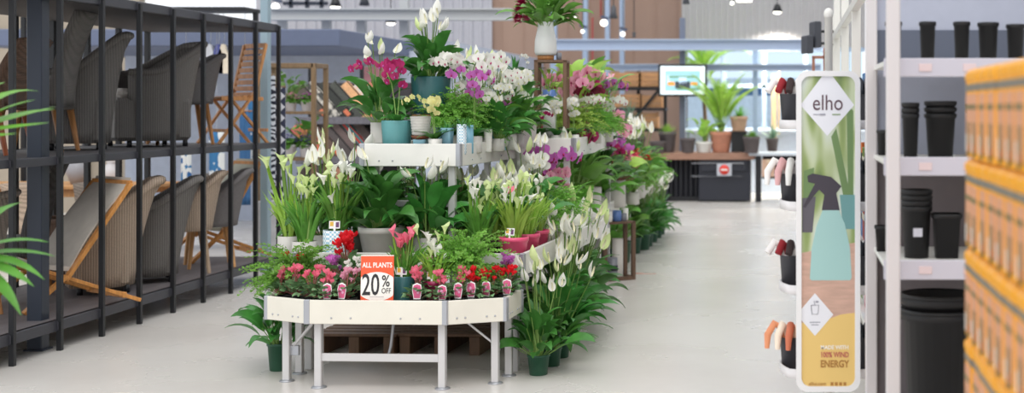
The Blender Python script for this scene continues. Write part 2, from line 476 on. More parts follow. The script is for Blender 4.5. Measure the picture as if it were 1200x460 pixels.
def tub_chair(name, label, loc, rz, m, w=.62, d=.58, hb=.88, ha=.62, skirt=True, leg_m=None, group='garden chairs on the rack', lean=.1, rim_r=.024, flare=.04):
    t = T(name, label, 'chair', loc, rz, group)
    zb = .05 if skirt else .36
    mb, rim = shell(w, d, hb, ha, zb, lean, flare=flare)
    P('backrest', mb, m, t)
    P('rim', MB().tube(rim, rim_r, 8), m, t)
    if skirt: mb = MB().box((0, -.04, .23), (w * .86, d * .98, .36), .03)
    else: mb = MB().box((0, -.02, .39), (w * .86, d * .94, .07), .03)
    P('seat', mb, m, t)
    P('cushion', MB().box((0, -.05, .45), (w * .78, d * .84, .08), .03), cush, t)
    for sx in (-1, 1):
        for sy in (-1, 1):
            if skirt: P('leg', MB().lathe([(0, 0), (.022, 0), (.02, .06), (0, .06)], 8, (sx * w * .36, sy * d * .36, 0)), leg_m or steel_black, t)
            else: P('leg', MB().tube([(sx * w * .44, sy * d * .46, 0), (sx * w * .34, sy * d * .36, .38)], [.015, .024], 8), leg_m or teak, t)
    return t
def dining_chair(name, label, loc, rz, m, leg_m, w=.46, h=1.02, d=.46):
    t = T(name, label, 'chair', loc, rz, 'garden chairs on the rack')
    mb = MB()
    for i in range(10):
        pass
    prof = []
    vs = []; n = 10; k = 6
    for s_ in (0, 1):
        for i in range(n + 1):
            z = .34 + (h - .34) * i / n; y = d / 2 + .02 + .16 * (i / n) ** 2 - s_ * (.07 - .03 * i / n)
            for j in range(k + 1):
                u = j / k * 2 - 1; hw = w / 2 * (1 + .05 * i / n)
                vs.append((u * hw, y - .03 * u * u * (1 if s_ == 0 else 1), z + (.02 * (1 - u * u) if i == n else 0)))
    fs = []; m1 = k + 1; off = (n + 1) * m1
    for i in range(n):
        for j in range(k):
            a = i * m1 + j; fs += [[a, a + 1, a + m1 + 1, a + m1], [off + a, off + a + m1, off + a + m1 + 1, off + a + 1]]
    for j in range(k): a = n * m1 + j; fs += [[a, a + 1, off + a + 1, off + a], [off + j, off + j + 1, j + 1, j]]
    for i in range(n):
        a = i * m1; fs += [[a, a + m1, off + a + m1, off + a], [a + k, off + a + k, off + a + m1 + k, a + m1 + k]]
    P('backrest', MB().add(vs, fs, True), m, t)
    P('seat', MB().box((0, 0, .38), (w, d, .14), .02), m, t)
    for sx in (-1, 1):
        for sy in (-1, 1): P('leg', MB().tube([(sx * (w / 2 - .02), sy * (d / 2 - .01) * 1.12, 0), (sx * (w / 2 - .04), sy * (d / 2 - .04), .34)], [.016, .026], 4), leg_m, t)
    return t
def rz_back_right(extra=0): return -PI / 2 + math.radians(extra)
def onx(px, D, z): return (X(px, D), D, z)
# upper shelf
dining_chair('wicker_bench_chair', 'low brown wicker chair with wooden legs at near end of upper rack shelf', (-5.72, 9.5, SH1), rz_back_right(12), wk_brown, wood('leg_wood_red', (156, 84, 50)), w=.6, h=.80, d=.62)
dining_chair('wicker_dining_chair', 'tall grey wicker dining chair with straight back and wooden legs behind navy column', (-5.62, 10.2, SH1), rz_back_right(14), wk_grey, teak, w=.5, h=1.04, d=.42)
tub_chair('wicker_armchair', 'dark grey skirted wicker armchair with curled rim beside the tall dining chair', (-5.60, 10.75, SH1), rz_back_right(22), wk_grey, w=.58, d=.46, hb=.90, ha=.60, lean=.12, rim_r=.03)
tub_chair('wicker_armchair', 'wide charcoal wicker tub chair in the middle of upper rack shelf', (-5.50, 11.7, SH1), rz_back_right(42), wk_grey, w=.74, d=.62, hb=.88, ha=.62, lean=.12, rim_r=.032)
tub_chair('bucket_chair', 'dark fabric bucket chair with splayed wooden legs on upper rack shelf', (-5.48, 12.28, SH1), rz_back_right(35), mat('fabric_charcoal', (112, 108, 108), .95, var=.08, bump=.2, scale=60), w=.52, d=.5, hb=.80, ha=.6, skirt=False, lean=.08, flare=.1)
def bent_slat_chair(label, loc, rz):
    t = T('slatted_folding_chair', label, 'chair', loc, rz, 'garden chairs on the rack')
    m = wood('slat_teak', (206, 146, 92))
    w = .42
    P('backrest', (lambda b: [b.bar((sx * w / 2, .05, .42), (sx * w / 2, .17, .92), .035, .025) for sx in (-1, 1)] and [b.box((0, .055 + .115 * i / 8, .45 + .46 * i / 8), (w, .016, .042), .004) for i in range(9)] and b)(MB()), m, t)
    P('seat', (lambda b: [b.box((0, -.2 + i * .055, .42 + .004 * i), (w, .045, .018), .004) for i in range(6)] and [b.box((sx * w / 2, -.06, .41), (.025, .4, .035)) for sx in (-1, 1)] and b)(MB()), m, t)
    for sx in (-1, 1):
        P('leg', MB().bar((sx * w / 2, .08, .5), (sx * w / 2, -.28, 0), .035, .022), m, t)
        P('leg', MB().bar((sx * (w / 2 - .03), -.16, .42), (sx * (w / 2 - .03), .2, 0), .035, .022), m, t)
    P('stretcher', MB().box((0, .2, .12), (w - .06, .02, .03)).box((0, -.2, .12), (w, .02, .03)), m, t)
    return t
bent_slat_chair('upright teak slatted folding chair at far end of upper rack shelf', (-5.14, 12.72, SH1), rz_back_right(48))
# lower shelf
tub_chair('wicker_chair', 'dark wicker chair with wooden legs at near end of rack base', (-5.5, 8.98, SH0), rz_back_right(20), wk_taupe, w=.6, d=.5, hb=.84, ha=.62, skirt=False, leg_m=wood('leg_oak', (190, 130, 78)), lean=.1)
dining_chair('wicker_dining_chair', 'charcoal wicker high-back chair on rack base hidden behind navy column', (-5.78, 10.1, SH0), rz_back_right(14), wk_dark, teak, w=.5, h=1.02, d=.44)
def lounge_chair(name, label, loc, rz, canvas, wood_m, hb=.86, rec=.42, w=.56):
    """X-frame deck chair: long back rail down to the front foot, seat rail down to the rear foot"""
    t = T(name, label, 'chair', loc, rz, 'garden chairs on the rack')
    for sx in (-1, 1):
        P('back_frame', MB().bar((sx * w / 2, -.12, .2), (sx * w / 2, rec, hb), .05, .026), wood_m, t)
        P('leg', MB().bar((sx * (w / 2 - .03), -.44, .36), (sx * (w / 2 - .03), .42, .01), .05, .026), wood_m, t)
        P('leg', MB().bar((sx * (w / 2 + .03), -.12, .24), (sx * (w / 2 + .03), -.4, .01), .05, .026), wood_m, t)
    for cy, cz_ in ((rec, hb), (-.42, .35), (.3, .06)): P('crossbar', MB().box((0, cy, cz_), (w, .03, .04)), wood_m, t)
    def sheet(pts, th=.02, ww=w - .03):
        vs = []; n = len(pts)
        for s_ in (-1, 1):
            for (y, z) in pts: vs += [(s_ * ww / 2, y, z + th / 2), (s_ * ww / 2, y, z - th / 2)]
        fs = []; o = 2 * n
        for i in range(n - 1):
            a = 2 * i; fs += [[a, a + 2, o + a + 2, o + a], [a + 1, o + a + 1, o + a + 3, a + 3], [a, a + 1, a + 3, a + 2], [o + a, o + a + 2, o + a + 3, o + a + 1]]
        fs += [[0, o, o + 1, 1], [2 * n - 2, 2 * n - 1, o + 2 * n - 1, o + 2 * n - 2]]
        return MB().add(vs, fs, False)
    bk = [(rec + .01, hb + .03)] + [(-.08 + (rec + .08) * (1 - i / 8) - .035 * math.sin(PI * i / 8), .28 + (hb - .28) * (1 - i / 8)) for i in range(9)]
    P('backrest', sheet(bk), canvas, t)
    P('seat', sheet([(-.42 + .36 * i / 6, .38 - .1 * i / 6 - .02 * math.sin(PI * i / 6)) for i in range(7)], .03), canvas, t)
    return t
lounge_chair('deck_chair', 'beige canvas deck chair with crossed honey-wood frame on rack base', (-5.18, 9.75, SH0), rz_back_right(52), mat('canvas_beige', (196, 188, 178), .9, var=.05, bump=.1), wood('honey_wood', (206, 142, 76)), hb=.86, rec=.34)
tub_chair('rattan_chair', 'small brown rattan chair behind the beige canvas deck chair', (-5.82, 11.05, SH0), rz_back_right(20), wk_brown, w=.5, d=.46, hb=.66, ha=.5, lean=.08)
tub_chair('wicker_armchair', 'beige wicker armchair with rolled rim on rack base', (-5.28, 10.5, SH0), rz_back_right(28), wk_beige, w=.56, d=.44, hb=.84, ha=.58, lean=.17, rim_r=.035)
tub_chair('wicker_armchair', 'grey wicker armchair standing between two beige chairs on rack base', (-5.22, 11.12, SH0), rz_back_right(28), wk_grey, w=.5, d=.44, hb=.82, ha=.6, lean=.16, rim_r=.03)
tub_chair('bucket_chair', 'beige woven bucket chair with grey-brown wooden legs on rack base', (-5.2, 11.7, SH0), rz_back_right(28), wk_beige, w=.48, d=.42, hb=.84, ha=.58, skirt=False, leg_m=wood('leg_pale', (176, 150, 124)), lean=.1, flare=.08)
tub_chair('bucket_chair', 'dark grey bucket chair with honey-wood legs on rack base', (-5.16, 12.15, SH0), rz_back_right(28), mat('fabric_charcoal', (88, 86, 88)), w=.48, d=.40, hb=.84, ha=.58, skirt=False, leg_m=wood('leg_honey', (204, 152, 96)), lean=.12, flare=.08)
lounge_chair('sling_chair', 'sage canvas sling chair with honey-wood frame at far end of rack base', (-5.34, 12.78, SH0), rz_back_right(52), mat('canvas_sage', (186, 186, 172), .9, var=.05), wood('honey_wood', (206, 142, 76)), hb=.88, rec=.28, w=.42)

# ================================================================== BEHIND THE RACK
tb = T('garden_table', 'long honey-wood garden table standing behind the chair rack', 'table', (-8.0, 14.6, 0))
mb = MB()
for i in range(6): mb.box((0, -.4 + i * .16, .78), (2.6, .15, .035), .004)
P('tabletop', mb, oak, tb)
for sx in (-1, 1):
    for sy in (-1, 1): P('leg', MB().box((sx * 1.2, sy * .4, .38), (.08, .08, .76), .005), oak, tb)
P('apron', MB().box((0, -.4, .72), (2.4, .03, .08)).box((0, .4, .72), (2.4, .03, .08)), oak, tb)
for i, (x, r, h, c, lb) in enumerate(((-7.55, .12, .3, (150, 150, 156), 'round grey stoneware vase on the garden table'), (-7.2, .09, .24, (206, 204, 206), 'small white vase on the garden table beside grey vase'), (-8.6, .11, .2, (120, 104, 90), 'brown clay bowl vase on the near part of garden table'))):
    v = T('table_vase', lb, 'vase', (x, 14.5, .798), 0)
    P('body', MB().lathe([(0, 0), (r * .6, 0), (r, h * .4), (r * .9, h * .7), (r * .45, h * .92), (r * .5, h), (r * .38, h), (r * .35, h * .9), (0, h * .5)], 18), mat('vase_%d' % i, c, .5), v)
    P('neck_ring', MB().lathe([(r * .5, 0), (r * .54, .01), (r * .5, .02)], 16, (0, 0, h * .93)), mat('vase_%d' % i, c, .5), v)
bei = [(-7.5, 13.75, 'beige wicker dining chair pulled up to the middle of garden table'), (-6.95, 13.9, 'beige wicker dining chair at the far end of garden table'), (-8.3, 13.7, 'beige wicker dining chair at the near end of garden table'), (-6.75, 15.6, 'taupe wicker dining chair beyond the garden table')]
for i, (x, y, lb) in enumerate(bei):
    dining_chair('garden_chair', lb, (x, y, 0), PI + .3 * i, [wk_beige, wk_taupe][i % 2], teak, h=.86)['group'] = 'garden chairs around the table'
# pale bench with cushions
bn = T('display_counter', 'low white display counter behind the near end of rack', 'counter', (-9.4, 13.9, 0))
P('body', MB().box((0, 0, .55), (1.7, .6, 1.1), .01), mat('counter_taupe', (150, 140, 132), .7), bn)
P('top', MB().box((0, 0, 1.115), (1.8, .66, .03), .005), white_paint, bn)
for i in range(5):
    c = T('seat_cushion', 'round white cushion in the row on the low display counter', 'cushion', (-10.05 + i * .3, 13.9, 1.13), 0, 'white cushions on the counter')
    P('pad', MB().lathe([(0, 0), (.1, .005), (.13, .05), (.135, .1), (.12, .16), (.08, .19), (0, .195)], 16), mat('cushion_white', (232, 228, 222), .9, bump=.1), c)
    P('piping', MB().tube([(.136 * math.cos(a / 16 * 2 * PI), .136 * math.sin(a / 16 * 2 * PI), .08) for a in range(17)], .005, 4, cap=False), cush, c)
# textiles hanging behind the rack
ikat = pattern('ikat_blue', 'voronoi', [(0, (46, 100, 158)), (.33, (222, 226, 226)), (.62, (60, 120, 170))], 7)
for i, (px, D, w, y0, y1, m, lb) in enumerate((
    (254, 15.2, .17, 152, 246, ikat, 'long blue and white patterned runner hanging behind the rack'),
    (287, 15.3, .12, 130, 240, mat('textile_blue', (60, 104, 150), .9, var=.1), 'plain deep blue runner hanging behind the rack'),
    (218, 15.0, .11, 178, 222, ikat, 'short blue and white patterned cloth hanging behind the rack'),
    (297, 15.6, .12, 118, 210, ikat, 'narrow blue and white patterned cloth beside deep blue runner'))):
    t = T('hanging_textile', lb, 'textile', (X(px, D), D, Z(y1, D)))
    h = Z(y0, D) - Z(y1, D); vs = []; n = 8; k = 10
    for j in range(k + 1):
        for q in range(n + 1): vs.append((w * (q / n - .5), .012 * math.sin(q * 1.9), h * j / k))
    fs = [[j * (n + 1) + q, j * (n + 1) + q + 1, (j + 1) * (n + 1) + q + 1, (j + 1) * (n + 1) + q] for j in range(k) for q in range(n)]
    o = P('cloth', MB().add(vs, fs, True), m, t); md = o.modifiers.new('s', 'SOLIDIFY'); md.thickness = .004
    P('hanging_bar', MB().tube([(-w / 2 - .02, 0, h), (w / 2 + .02, 0, h)], .008, 6), teak, t)
    P('hook', MB().tube([(0, 0, h), (0, 0, 2.68 - Z(y1, D))], .003, 4), alu, t)
S('trim_hanging_rail', MB().box((-7.3, 15.3, 2.7), (2.6, .5, .04), .004).box((-8.58, 15.3, 1.35), (.05, .05, 2.7)).box((-6.02, 15.4, 1.35), (.05, .05, 2.7)), steel_black)
for i, (px, c, lb) in enumerate(((246, (206, 208, 214), 'pale shirt-like cushion cover on a hanger above the ikat runner'), (256, (92, 100, 160), 'violet-blue cushion cover on a hanger'), (262, (236, 224, 204), 'cream cushion cover on a hanger'))):
    D = 15.4; t = T('cushion_cover', lb, 'cushion cover', (X(px, D), D, Z(86, D)))
    P('cover', MB().prism([(-.06, 0), (.06, 0), (.06, .2), (.015, .33), (-.015, .33), (-.06, .2)], .05), mat('cover_%d' % i, c, .9, var=.08), t)
    P('hanger', MB().tube([(-.07, 0, .22), (0, 0, .34), (.07, 0, .22)], .005, 5).tube([(0, 0, .34), (.012, 0, .4), (0, 0, 2.68 - Z(86, D))], .004, 5), alu, t)
# ================================================================== PLANT LIBRARY
ME = {}
def cached(key, fn):
    if key not in ME: ME[key] = fn()
    return ME[key]
def jit(s): return R.uniform(-s, s)

def pot_parts(root, style, m, r, h, soilz=True, label=None):
    def mk():
        b = MB()
        if style == 'taper': b.lathe([(0, 0), (r * .72, 0), (r * .76, .004), (r * .97, h * .82), (r * 1.03, h * .83), (r * 1.03, h), (r * .95, h), (r * .93, h * .85), (0, h * .84)], 22)
        elif style == 'rib': b.lathe([(0, 0), (r * .8, 0), (r * .86, .008), (r * 1.0, h * .97), (r * .98, h), (r * .92, h), (r * .9, h * .86), (0, h * .85)], 56, rib=.04)
        elif style == 'ring':
            pr = [(0, 0), (r * .7, 0)]
            for i in range(7): z = h * (i / 7); pr += [(r * (.78 + .2 * i / 7), z + h * .02), (r * (.82 + .2 * i / 7), z + h * .07), (r * (.78 + .2 * i / 7), z + h * .13)]
            b.lathe(pr + [(r, h), (r * .92, h), (r * .9, h * .86), (0, h * .85)], 24)
        elif style == 'square': b.lathe([(0, 0), (r * .8, 0), (r, h * .98), (r, h), (r * .92, h), (r * .9, h * .86), (0, h * .85)], 24, sq=.85)
        elif style == 'nursery': b.lathe([(0, 0), (r * .74, 0), (r * .78, .003), (r * .95, h * .9), (r * 1.02, h * .9), (r * 1.02, h), (r * .96, h), (r * .94, h * .9), (0, h * .88)], 20)
        elif style == 'tall': b.lathe([(0, 0), (r * .82, 0), (r * .98, h * .45), (r * 1.0, h * .7), (r * .86, h * .93), (r * .88, h), (r * .78, h), (r * .76, h * .9), (0, h * .88)], 26)
        else: b.lathe([(0, 0), (r * .93, 0), (r, h * .03), (r, h), (r * .93, h), (r * .91, h * .88), (0, h * .87)], 26)
        return b.mesh('pot', m)
    o = P('pot', cached(('pot', style, m.name, r, h), mk), m, root, label=label)
    def mk2(): return MB().lathe([(r * (.9 if style != 'tall' else .74), h * .86), (r * .5, h * .895), (0, h * .9)], 14).mesh('soil', soil)
    if soilz: P('soil', cached(('soil', style, r, h), mk2), soil, root)
    return h * .89

def add_label(root, z, kind='card', y=-.03, x=0, m=None, tilt=.15):
    """printed care label standing in the pot"""
    def mk():
        b = MB()
        if kind == 'card':
            b.box((0, 0, .045), (.062, .0015, .045), .0004, mi=0).box((-.016, -.0012, .05), (.02, .001, .026), .0002, mi=1).box((.016, -.0012, .045), (.018, .001, .03), .0002, mi=2).box((0, 0, .01), (.012, .0012, .05), .0003, mi=0)
        else:
            b.prism([(-.018, .0), (.018, .0), (.026, .05), (.022, .078), (0, .088), (-.022, .078), (-.026, .05)], .0015, mi=0)
            b.prism([(-.0155, .006), (.0155, .006), (.0225, .05), (.018, .073), (0, .08), (-.018, .073), (-.0225, .05)], .0025, mi=1)
            b.ell((-.004, -.002, .05), (.009, .001, .01), 8, 4, mi=2).ell((.006, -.002, .035), (.008, .001, .008), 8, 4, mi=2)
            b.box((0, -.001, -.02), (.034, .002, .026), .0003, mi=3)
        return b.mesh('care_label', [mat('label_white', (244, 240, 240), .4), mat('label_yellow', (226, 178, 70), .4) if kind == 'card' else mat('label_pink', (226, 96, 142), .4), mat('label_violet', (110, 70, 110), .4) if kind == 'card' else mat('label_lilac', (240, 170, 206), .4), white_paint])
    P('care_label', cached(('lab', kind), mk), None, root, (x, y, z), (-tilt, 0, jit(.2)))

# --- foliage and flower meshes
def m_peace_leaves(v, m, n=44, spread=1.0):
    n = int(n * 1.15)
    def mk():
        r = random.Random(100 + v); b = MB()
        for i in range(n):
            az = r.uniform(0, 2 * PI); q = i / n
            el = math.radians(r.uniform(66, 88) if q > .6 else r.uniform(28, 68))
            pet = r.uniform(.12, .22) if q > .5 else r.uniform(.06, .17)
            L = r.uniform(.15, .25); b.leaf((.02 * math.cos(az), .02 * math.sin(az), -.02), az, el, el - math.radians(r.uniform(60, 110)) * spread, L, r.uniform(.055, .09), 7, 'lance', r.uniform(.15, .4), r.uniform(-.7, .7), pet, .0028, 0, 1, .016)
        return b.mesh('foliage', [m, stem_g])
    return cached(('pl', v, m.name, n, spread), mk)
def spathe_geo(b, z0, L=.115, W=.032, green=False, tilt=0, mi=1, mi2=2):
    M = Matrix.Translation((0, 0, z0)) @ Matrix.Rotation(tilt, 4, 'Y')
    n = 8; k = 6; vs = []
    for i in range(n + 1):
        t = i / n; w = W * max(.03, math.sin(PI * min(1, t * .96 + .04) ** .72)) ** .85
        bx = -.012 * math.sin(t * PI) - .018 * t * t
        for j in range(k + 1):
            a = (j / k * 2 - 1) * 1.25
            vs.append((bx - w * .75 * (math.cos(a) - .3), w * math.sin(a), L * t))
    fs = [[i * (k + 1) + j, i * (k + 1) + j + 1, (i + 1) * (k + 1) + j + 1, (i + 1) * (k + 1) + j] for i in range(n) for j in range(k)]
    b.add(vs, fs, True, mi, M)
    b.tube([(0.0, 0, .008), (.002, 0, .03), (.001, 0, .065)], [.005, .0065, .004], 6, mi2)
    if z0: 
        o = len(b.v) - 18
        for i in range(o, len(b.v)): b.v[i] = tuple(M @ Vector(b.v[i]))
def m_spathe(v, h=.5):
    def mk():
        r = random.Random(200 + v); b = MB(); bend = r.uniform(.0, .03)
        b.tube([(0, 0, 0), (bend * .3, 0, h * .5), (0, 0, h)], [.004, .0035, .003], 5, 0)
        spathe_geo(b, h, r.uniform(.085, .115), r.uniform(.024, .033), tilt=r.uniform(-.4, .35))
        return b.mesh('flower', [stem_g, petal_w if v != 5 else petal_cream, spadix])
    return cached(('sp', v, h), mk)
def peace_lily(loc, label, group=None, v=0, sc=1.0, nf=6, fh=(.40, .56), pot=('nursery', dk_green_pl, .075, .13), leafm=G_dark, name='peace_lily', cat='plant', tagc=None, nl=44, spread=1.0, az0=None, tmax=.32):
    t = T(name, label, cat, loc, jit(3.1), group, sc)
    z = pot_parts(t, *pot) if pot else 0
    P('foliage', m_peace_leaves(v % 4, leafm, nl, spread), None, t, (0, 0, z))
    for i in range(nf):
        hh_ = R.uniform(fh[0], fh[1]); h = min((.26, .32, .38, .44, .5, .56, .62), key=lambda q: abs(q - hh_))
        a = R.uniform(0, 2 * PI); tl = R.uniform(.03, tmax)
        P('flower', m_spathe(R.randrange(6), h), None, t, (.015 * math.cos(a), .015 * math.sin(a), z - .02), (tl * math.cos(a), tl * math.sin(a), R.uniform(-3, 3)), hh_ / h)
    if tagc: add_label(t, pot[3] - .01, 'card', -pot[2] * .8)
    return t

def m_calla_leaves(v, m, n=34, Lm=.30, W=.029):
    def mk():
        r = random.Random(300 + v); b = MB()
        for i in range(n):
            az = r.uniform(0, 2 * PI); el = math.radians(r.uniform(70, 88)); rr = r.uniform(0, .045)
            b.leaf((rr * math.cos(az), rr * math.sin(az), -.02), az, el, el - math.radians(r.uniform(10, 60)), r.uniform(Lm * .6, Lm * 1.05), r.uniform(W * .7, W), 6, 'strap' if i % 3 else 'lance', .5, r.uniform(-.8, .8), 0, .003, 0, 1)
        return b.mesh('foliage', [m, stem_g])
    return cached(('cl', v, m.name, n, Lm, W), mk)
def m_calla(v, pm, h=.36):
    def mk():
        r = random.Random(400 + v); b = MB(); lx = r.uniform(0, .03)
        b.tube([(0, 0, 0), (lx * .4, 0, h * .6), (lx, 0, h)], [.0065, .006, .005], 6, 0)
        n = 12; k = 6; vs = []
        for i in range(k + 1):
            t = i / k
            for j in range(n):
                a = 2 * PI * j / n; rr = .005 + .017 * t ** 1.8
                tip = max(0, math.cos(a)) ** 3
                vs.append((lx + rr * math.cos(a) + tip * .014 * t ** 3, rr * math.sin(a), h + .052 * t + tip * .020 * t ** 2 - (1 - tip) * .006 * t ** 3))
        fs = [[i * n + j, i * n + (j + 1) % n, (i + 1) * n + (j + 1) % n, (i + 1) * n + j] for i in range(k) for j in range(n)]
        b.add(vs, fs, True, 1); b.tube([(lx, 0, h + .01), (lx, 0, h + .045)], [.004, .003], 5, 2)
        return b.mesh('flower', [stem_g if v % 2 else G_light, pm, spadix])
    return cached(('ca', v, pm.name, h), mk)
def calla(loc, label, group=None, v=0, sc=1.0, nf=12, h=(.28, .4), pot=('taper', black_pl, .07, .12), pm=None, lm=None, card=False, Lm=.3):
    t = T('calla_lily', label, 'plant', loc, jit(3), group, sc)
    z = pot_parts(t, *pot) if pot else 0
    P('foliage', m_calla_leaves(v % 3, lm or G_mid, 54, Lm), None, t, (0, 0, z))
    for i in range(nf):
        a = R.uniform(0, 2 * PI); tl = R.uniform(0, .26)
        hh = h[1] - (h[1] - h[0] + .06) * R.random() ** 1.3
        hv = min((.2, .25, .3, .35, .4), key=lambda q: abs(q - hh))
        P('flower', m_calla(R.randrange(4), (pm or petal_w) if i % 3 else (petal_cream if (pm or petal_w) in (petal_w, petal_cream) else pm), hv), None, t, (.03 * math.cos(a), .03 * math.sin(a), z - .02), (tl * math.cos(a), tl * math.sin(a), R.uniform(-3, 3)), hh / hv)
    if card: 
        add_label(t, pot[3] - .01, 'card', -pot[2] * .85); t.rotation_euler[2] = jit(.2)
    return t

def m_fern(v, m, n=70, L=.24, lf=.02):
    n = int(n * 1.3); lf *= .9
    def mk():
        r = random.Random(500 + v); b = MB()
        for i in range(n):
            az = r.uniform(0, 2 * PI); el = math.radians(r.uniform(15, 88)); LL = r.uniform(L * .6, L * 1.15)
            p = Vector((0, 0, 0)); d0 = el; k = 15; pts = [p.copy()]
            h = Vector((math.cos(az), math.sin(az), 0)); sd = Vector((-math.sin(az), math.cos(az), 0))
            for s_ in range(k):
                e = d0 - (s_ / k) ** 1.4 * math.radians(80)
                p = p + (h * math.cos(e) + Vector((0, 0, math.sin(e)))) * LL / k; pts.append(p.copy())
                if s_ > 3:
                    for sg in (-1, 1):
                        u = (sd * sg + h * r.uniform(.1, .9) + Vector((0, 0, r.uniform(-.4, .6)))).normalized()
                        for q in range(2):
                            c = p + u * (.012 + .02 * q) * (1.25 - s_ / k); w = lf * r.uniform(.6, 1) * (1.1 - .4 * s_ / k)
                            t1 = Vector((r.uniform(-1, 1), r.uniform(-1, 1), r.uniform(-.6, .6))).normalized(); t2 = t1.cross(u).normalized()
                            b.add([c - u * w * .5, c + t2 * w * .5, c + u * w * .5, c - t2 * w * .5], [[0, 1, 2, 3]], False, 0)
            b.tube(pts[::3], .0012, 3, 1, False)
        return b.mesh('foliage', [m, stem_g])
    return cached(('fe', v, m.name, n, L, lf), mk)
def fern(loc, label, group=None, v=0, sc=1.0, pot=('cyl', white_paint, .055, .1), m=None, L=.24, name='maidenhair_fern', n=70, lf=.02):
    t = T(name, label, 'plant', loc, jit(3), group, sc)
    z = pot_parts(t, *pot) if pot else 0
    P('foliage', m_fern(v % 3, m or G_fern, n, L, lf), None, t, (0, 0, z))
    return t

def m_cyc_leaves(v):
    def mk():
        r = random.Random(600 + v); b = MB()
        for i in range(32):
            az = r.uniform(0, 2 * PI); el = math.radians(r.uniform(15, 80)); pet = r.uniform(.03, .085)
            b.leaf((0, 0, 0), az, el, el - math.radians(r.uniform(50, 90)), r.uniform(.035, .055), r.uniform(.035, .055), 5, 'heart', .2, r.uniform(-.4, .4), pet, .0018, 0, 1)
        return b.mesh('foliage', [G_cyc, mat('stem_reddish', (150, 90, 80), .5)])
    return cached(('cyl', v), mk)
def m_cyc_flower(v, pm, h=.11):
    def mk():
        r = random.Random(700 + v); b = MB()
        b.tube([(0, 0, 0), (0, 0, h * .9), (.006, 0, h)], .0018, 4, 0, False)
        for i in range(5):
            az = 2 * PI * i / 5 + r.uniform(-.2, .2)
            b.leaf((.006 + .003 * math.cos(az), .003 * math.sin(az), h - .002), az, math.radians(35), math.radians(115), r.uniform(.020, .026), .017, 4, 'oval', .2, r.uniform(-.4, .4), 0, 0, 1, 0)
        b.ell((.006, 0, h - .005), (.005, .005, .006), 6, 4, 1)
        return b.mesh('flower', [mat('stem_reddish', (150, 90, 80)), pm])
    return cached(('cyf', v, pm.name), mk)
def cyclamen(loc, label, pm, group='potted cyclamens', v=0, sc=1.0, nf=8, label_on=True, pot=('square', black_pl, .045, .075)):
    t = T('cyclamen', label, 'plant', loc, jit(.3), group, sc)
    z = pot_parts(t, *pot)
    P('foliage', m_cyc_leaves(v % 3), None, t, (0, 0, z - .005), (0, 0, jit(3)))
    for i in range(nf):
        a = R.uniform(0, 2 * PI); tl = R.uniform(.02, .42)
        P('flower', m_cyc_flower(R.randrange(3), pm), None, t, (0, 0, z), (tl * math.cos(a), tl * math.sin(a), R.uniform(-3, 3)), R.uniform(.9, 1.45))
    if label_on: add_label(t, pot[3] - .002, 'tag', -.052, jit(.012), tilt=.05)
    return t

def m_orchid_bloom(pm, lm):
    def mk():
        b = MB()
        # faces +x ; petals in the yz plane
        def pet(ang, L, W, mi=0, out=.15):
            M = Matrix.Rotation(ang, 4, 'X')
            q = MB(); q.leaf((0, 0, 0), 0, 0, 0, 1, 1, 1)
            vs = []; fs = []; n = 5
            for i in range(n + 1):
                t = i / n; w = W / 2 * max(.1, math.sin(PI * (t * .85 + .12)) ** .6)
                for u in (-1, 0, 1): vs.append(M @ Vector((.004 + out * L * math.sin(t * 2) * .6 - (.004 if u == 0 else 0), u * w, L * t)))
            for i in range(n): a = i * 3; fs += [[a, a + 1, a + 4, a + 3], [a + 1, a + 2, a + 5, a + 4]]
            b.add(vs, fs, True, mi)
        pet(0, .036, .026); pet(2.3, .034, .024); pet(-2.3, .034, .024)
        pet(1.35, .040, .046, out=.25); pet(-1.35, .040, .046, out=.25)
        b.ell((.012, 0, -.006), (.006, .005, .009), 7, 5, 1)
        return b.mesh('blossom', [pm, lm])
    return cached(('ob', pm.name, lm.name), mk)
def m_spike(v, h):
    def mk():
        r = random.Random(800 + v)
        pts = [(0, 0, 0), (.004, 0, h * .35), (.012, 0, h * .6), (.045, 0, h * .85), (.10, 0, h * .98), (.17, 0, h * .97), (.225, 0, h * .88)]
        b = MB().tube(pts, [.0035, .0032, .003, .0028, .0024, .002, .0015], 5)
        return b.mesh('flower_spike', stem_g), pts
    return cached(('spk', v, h), mk)
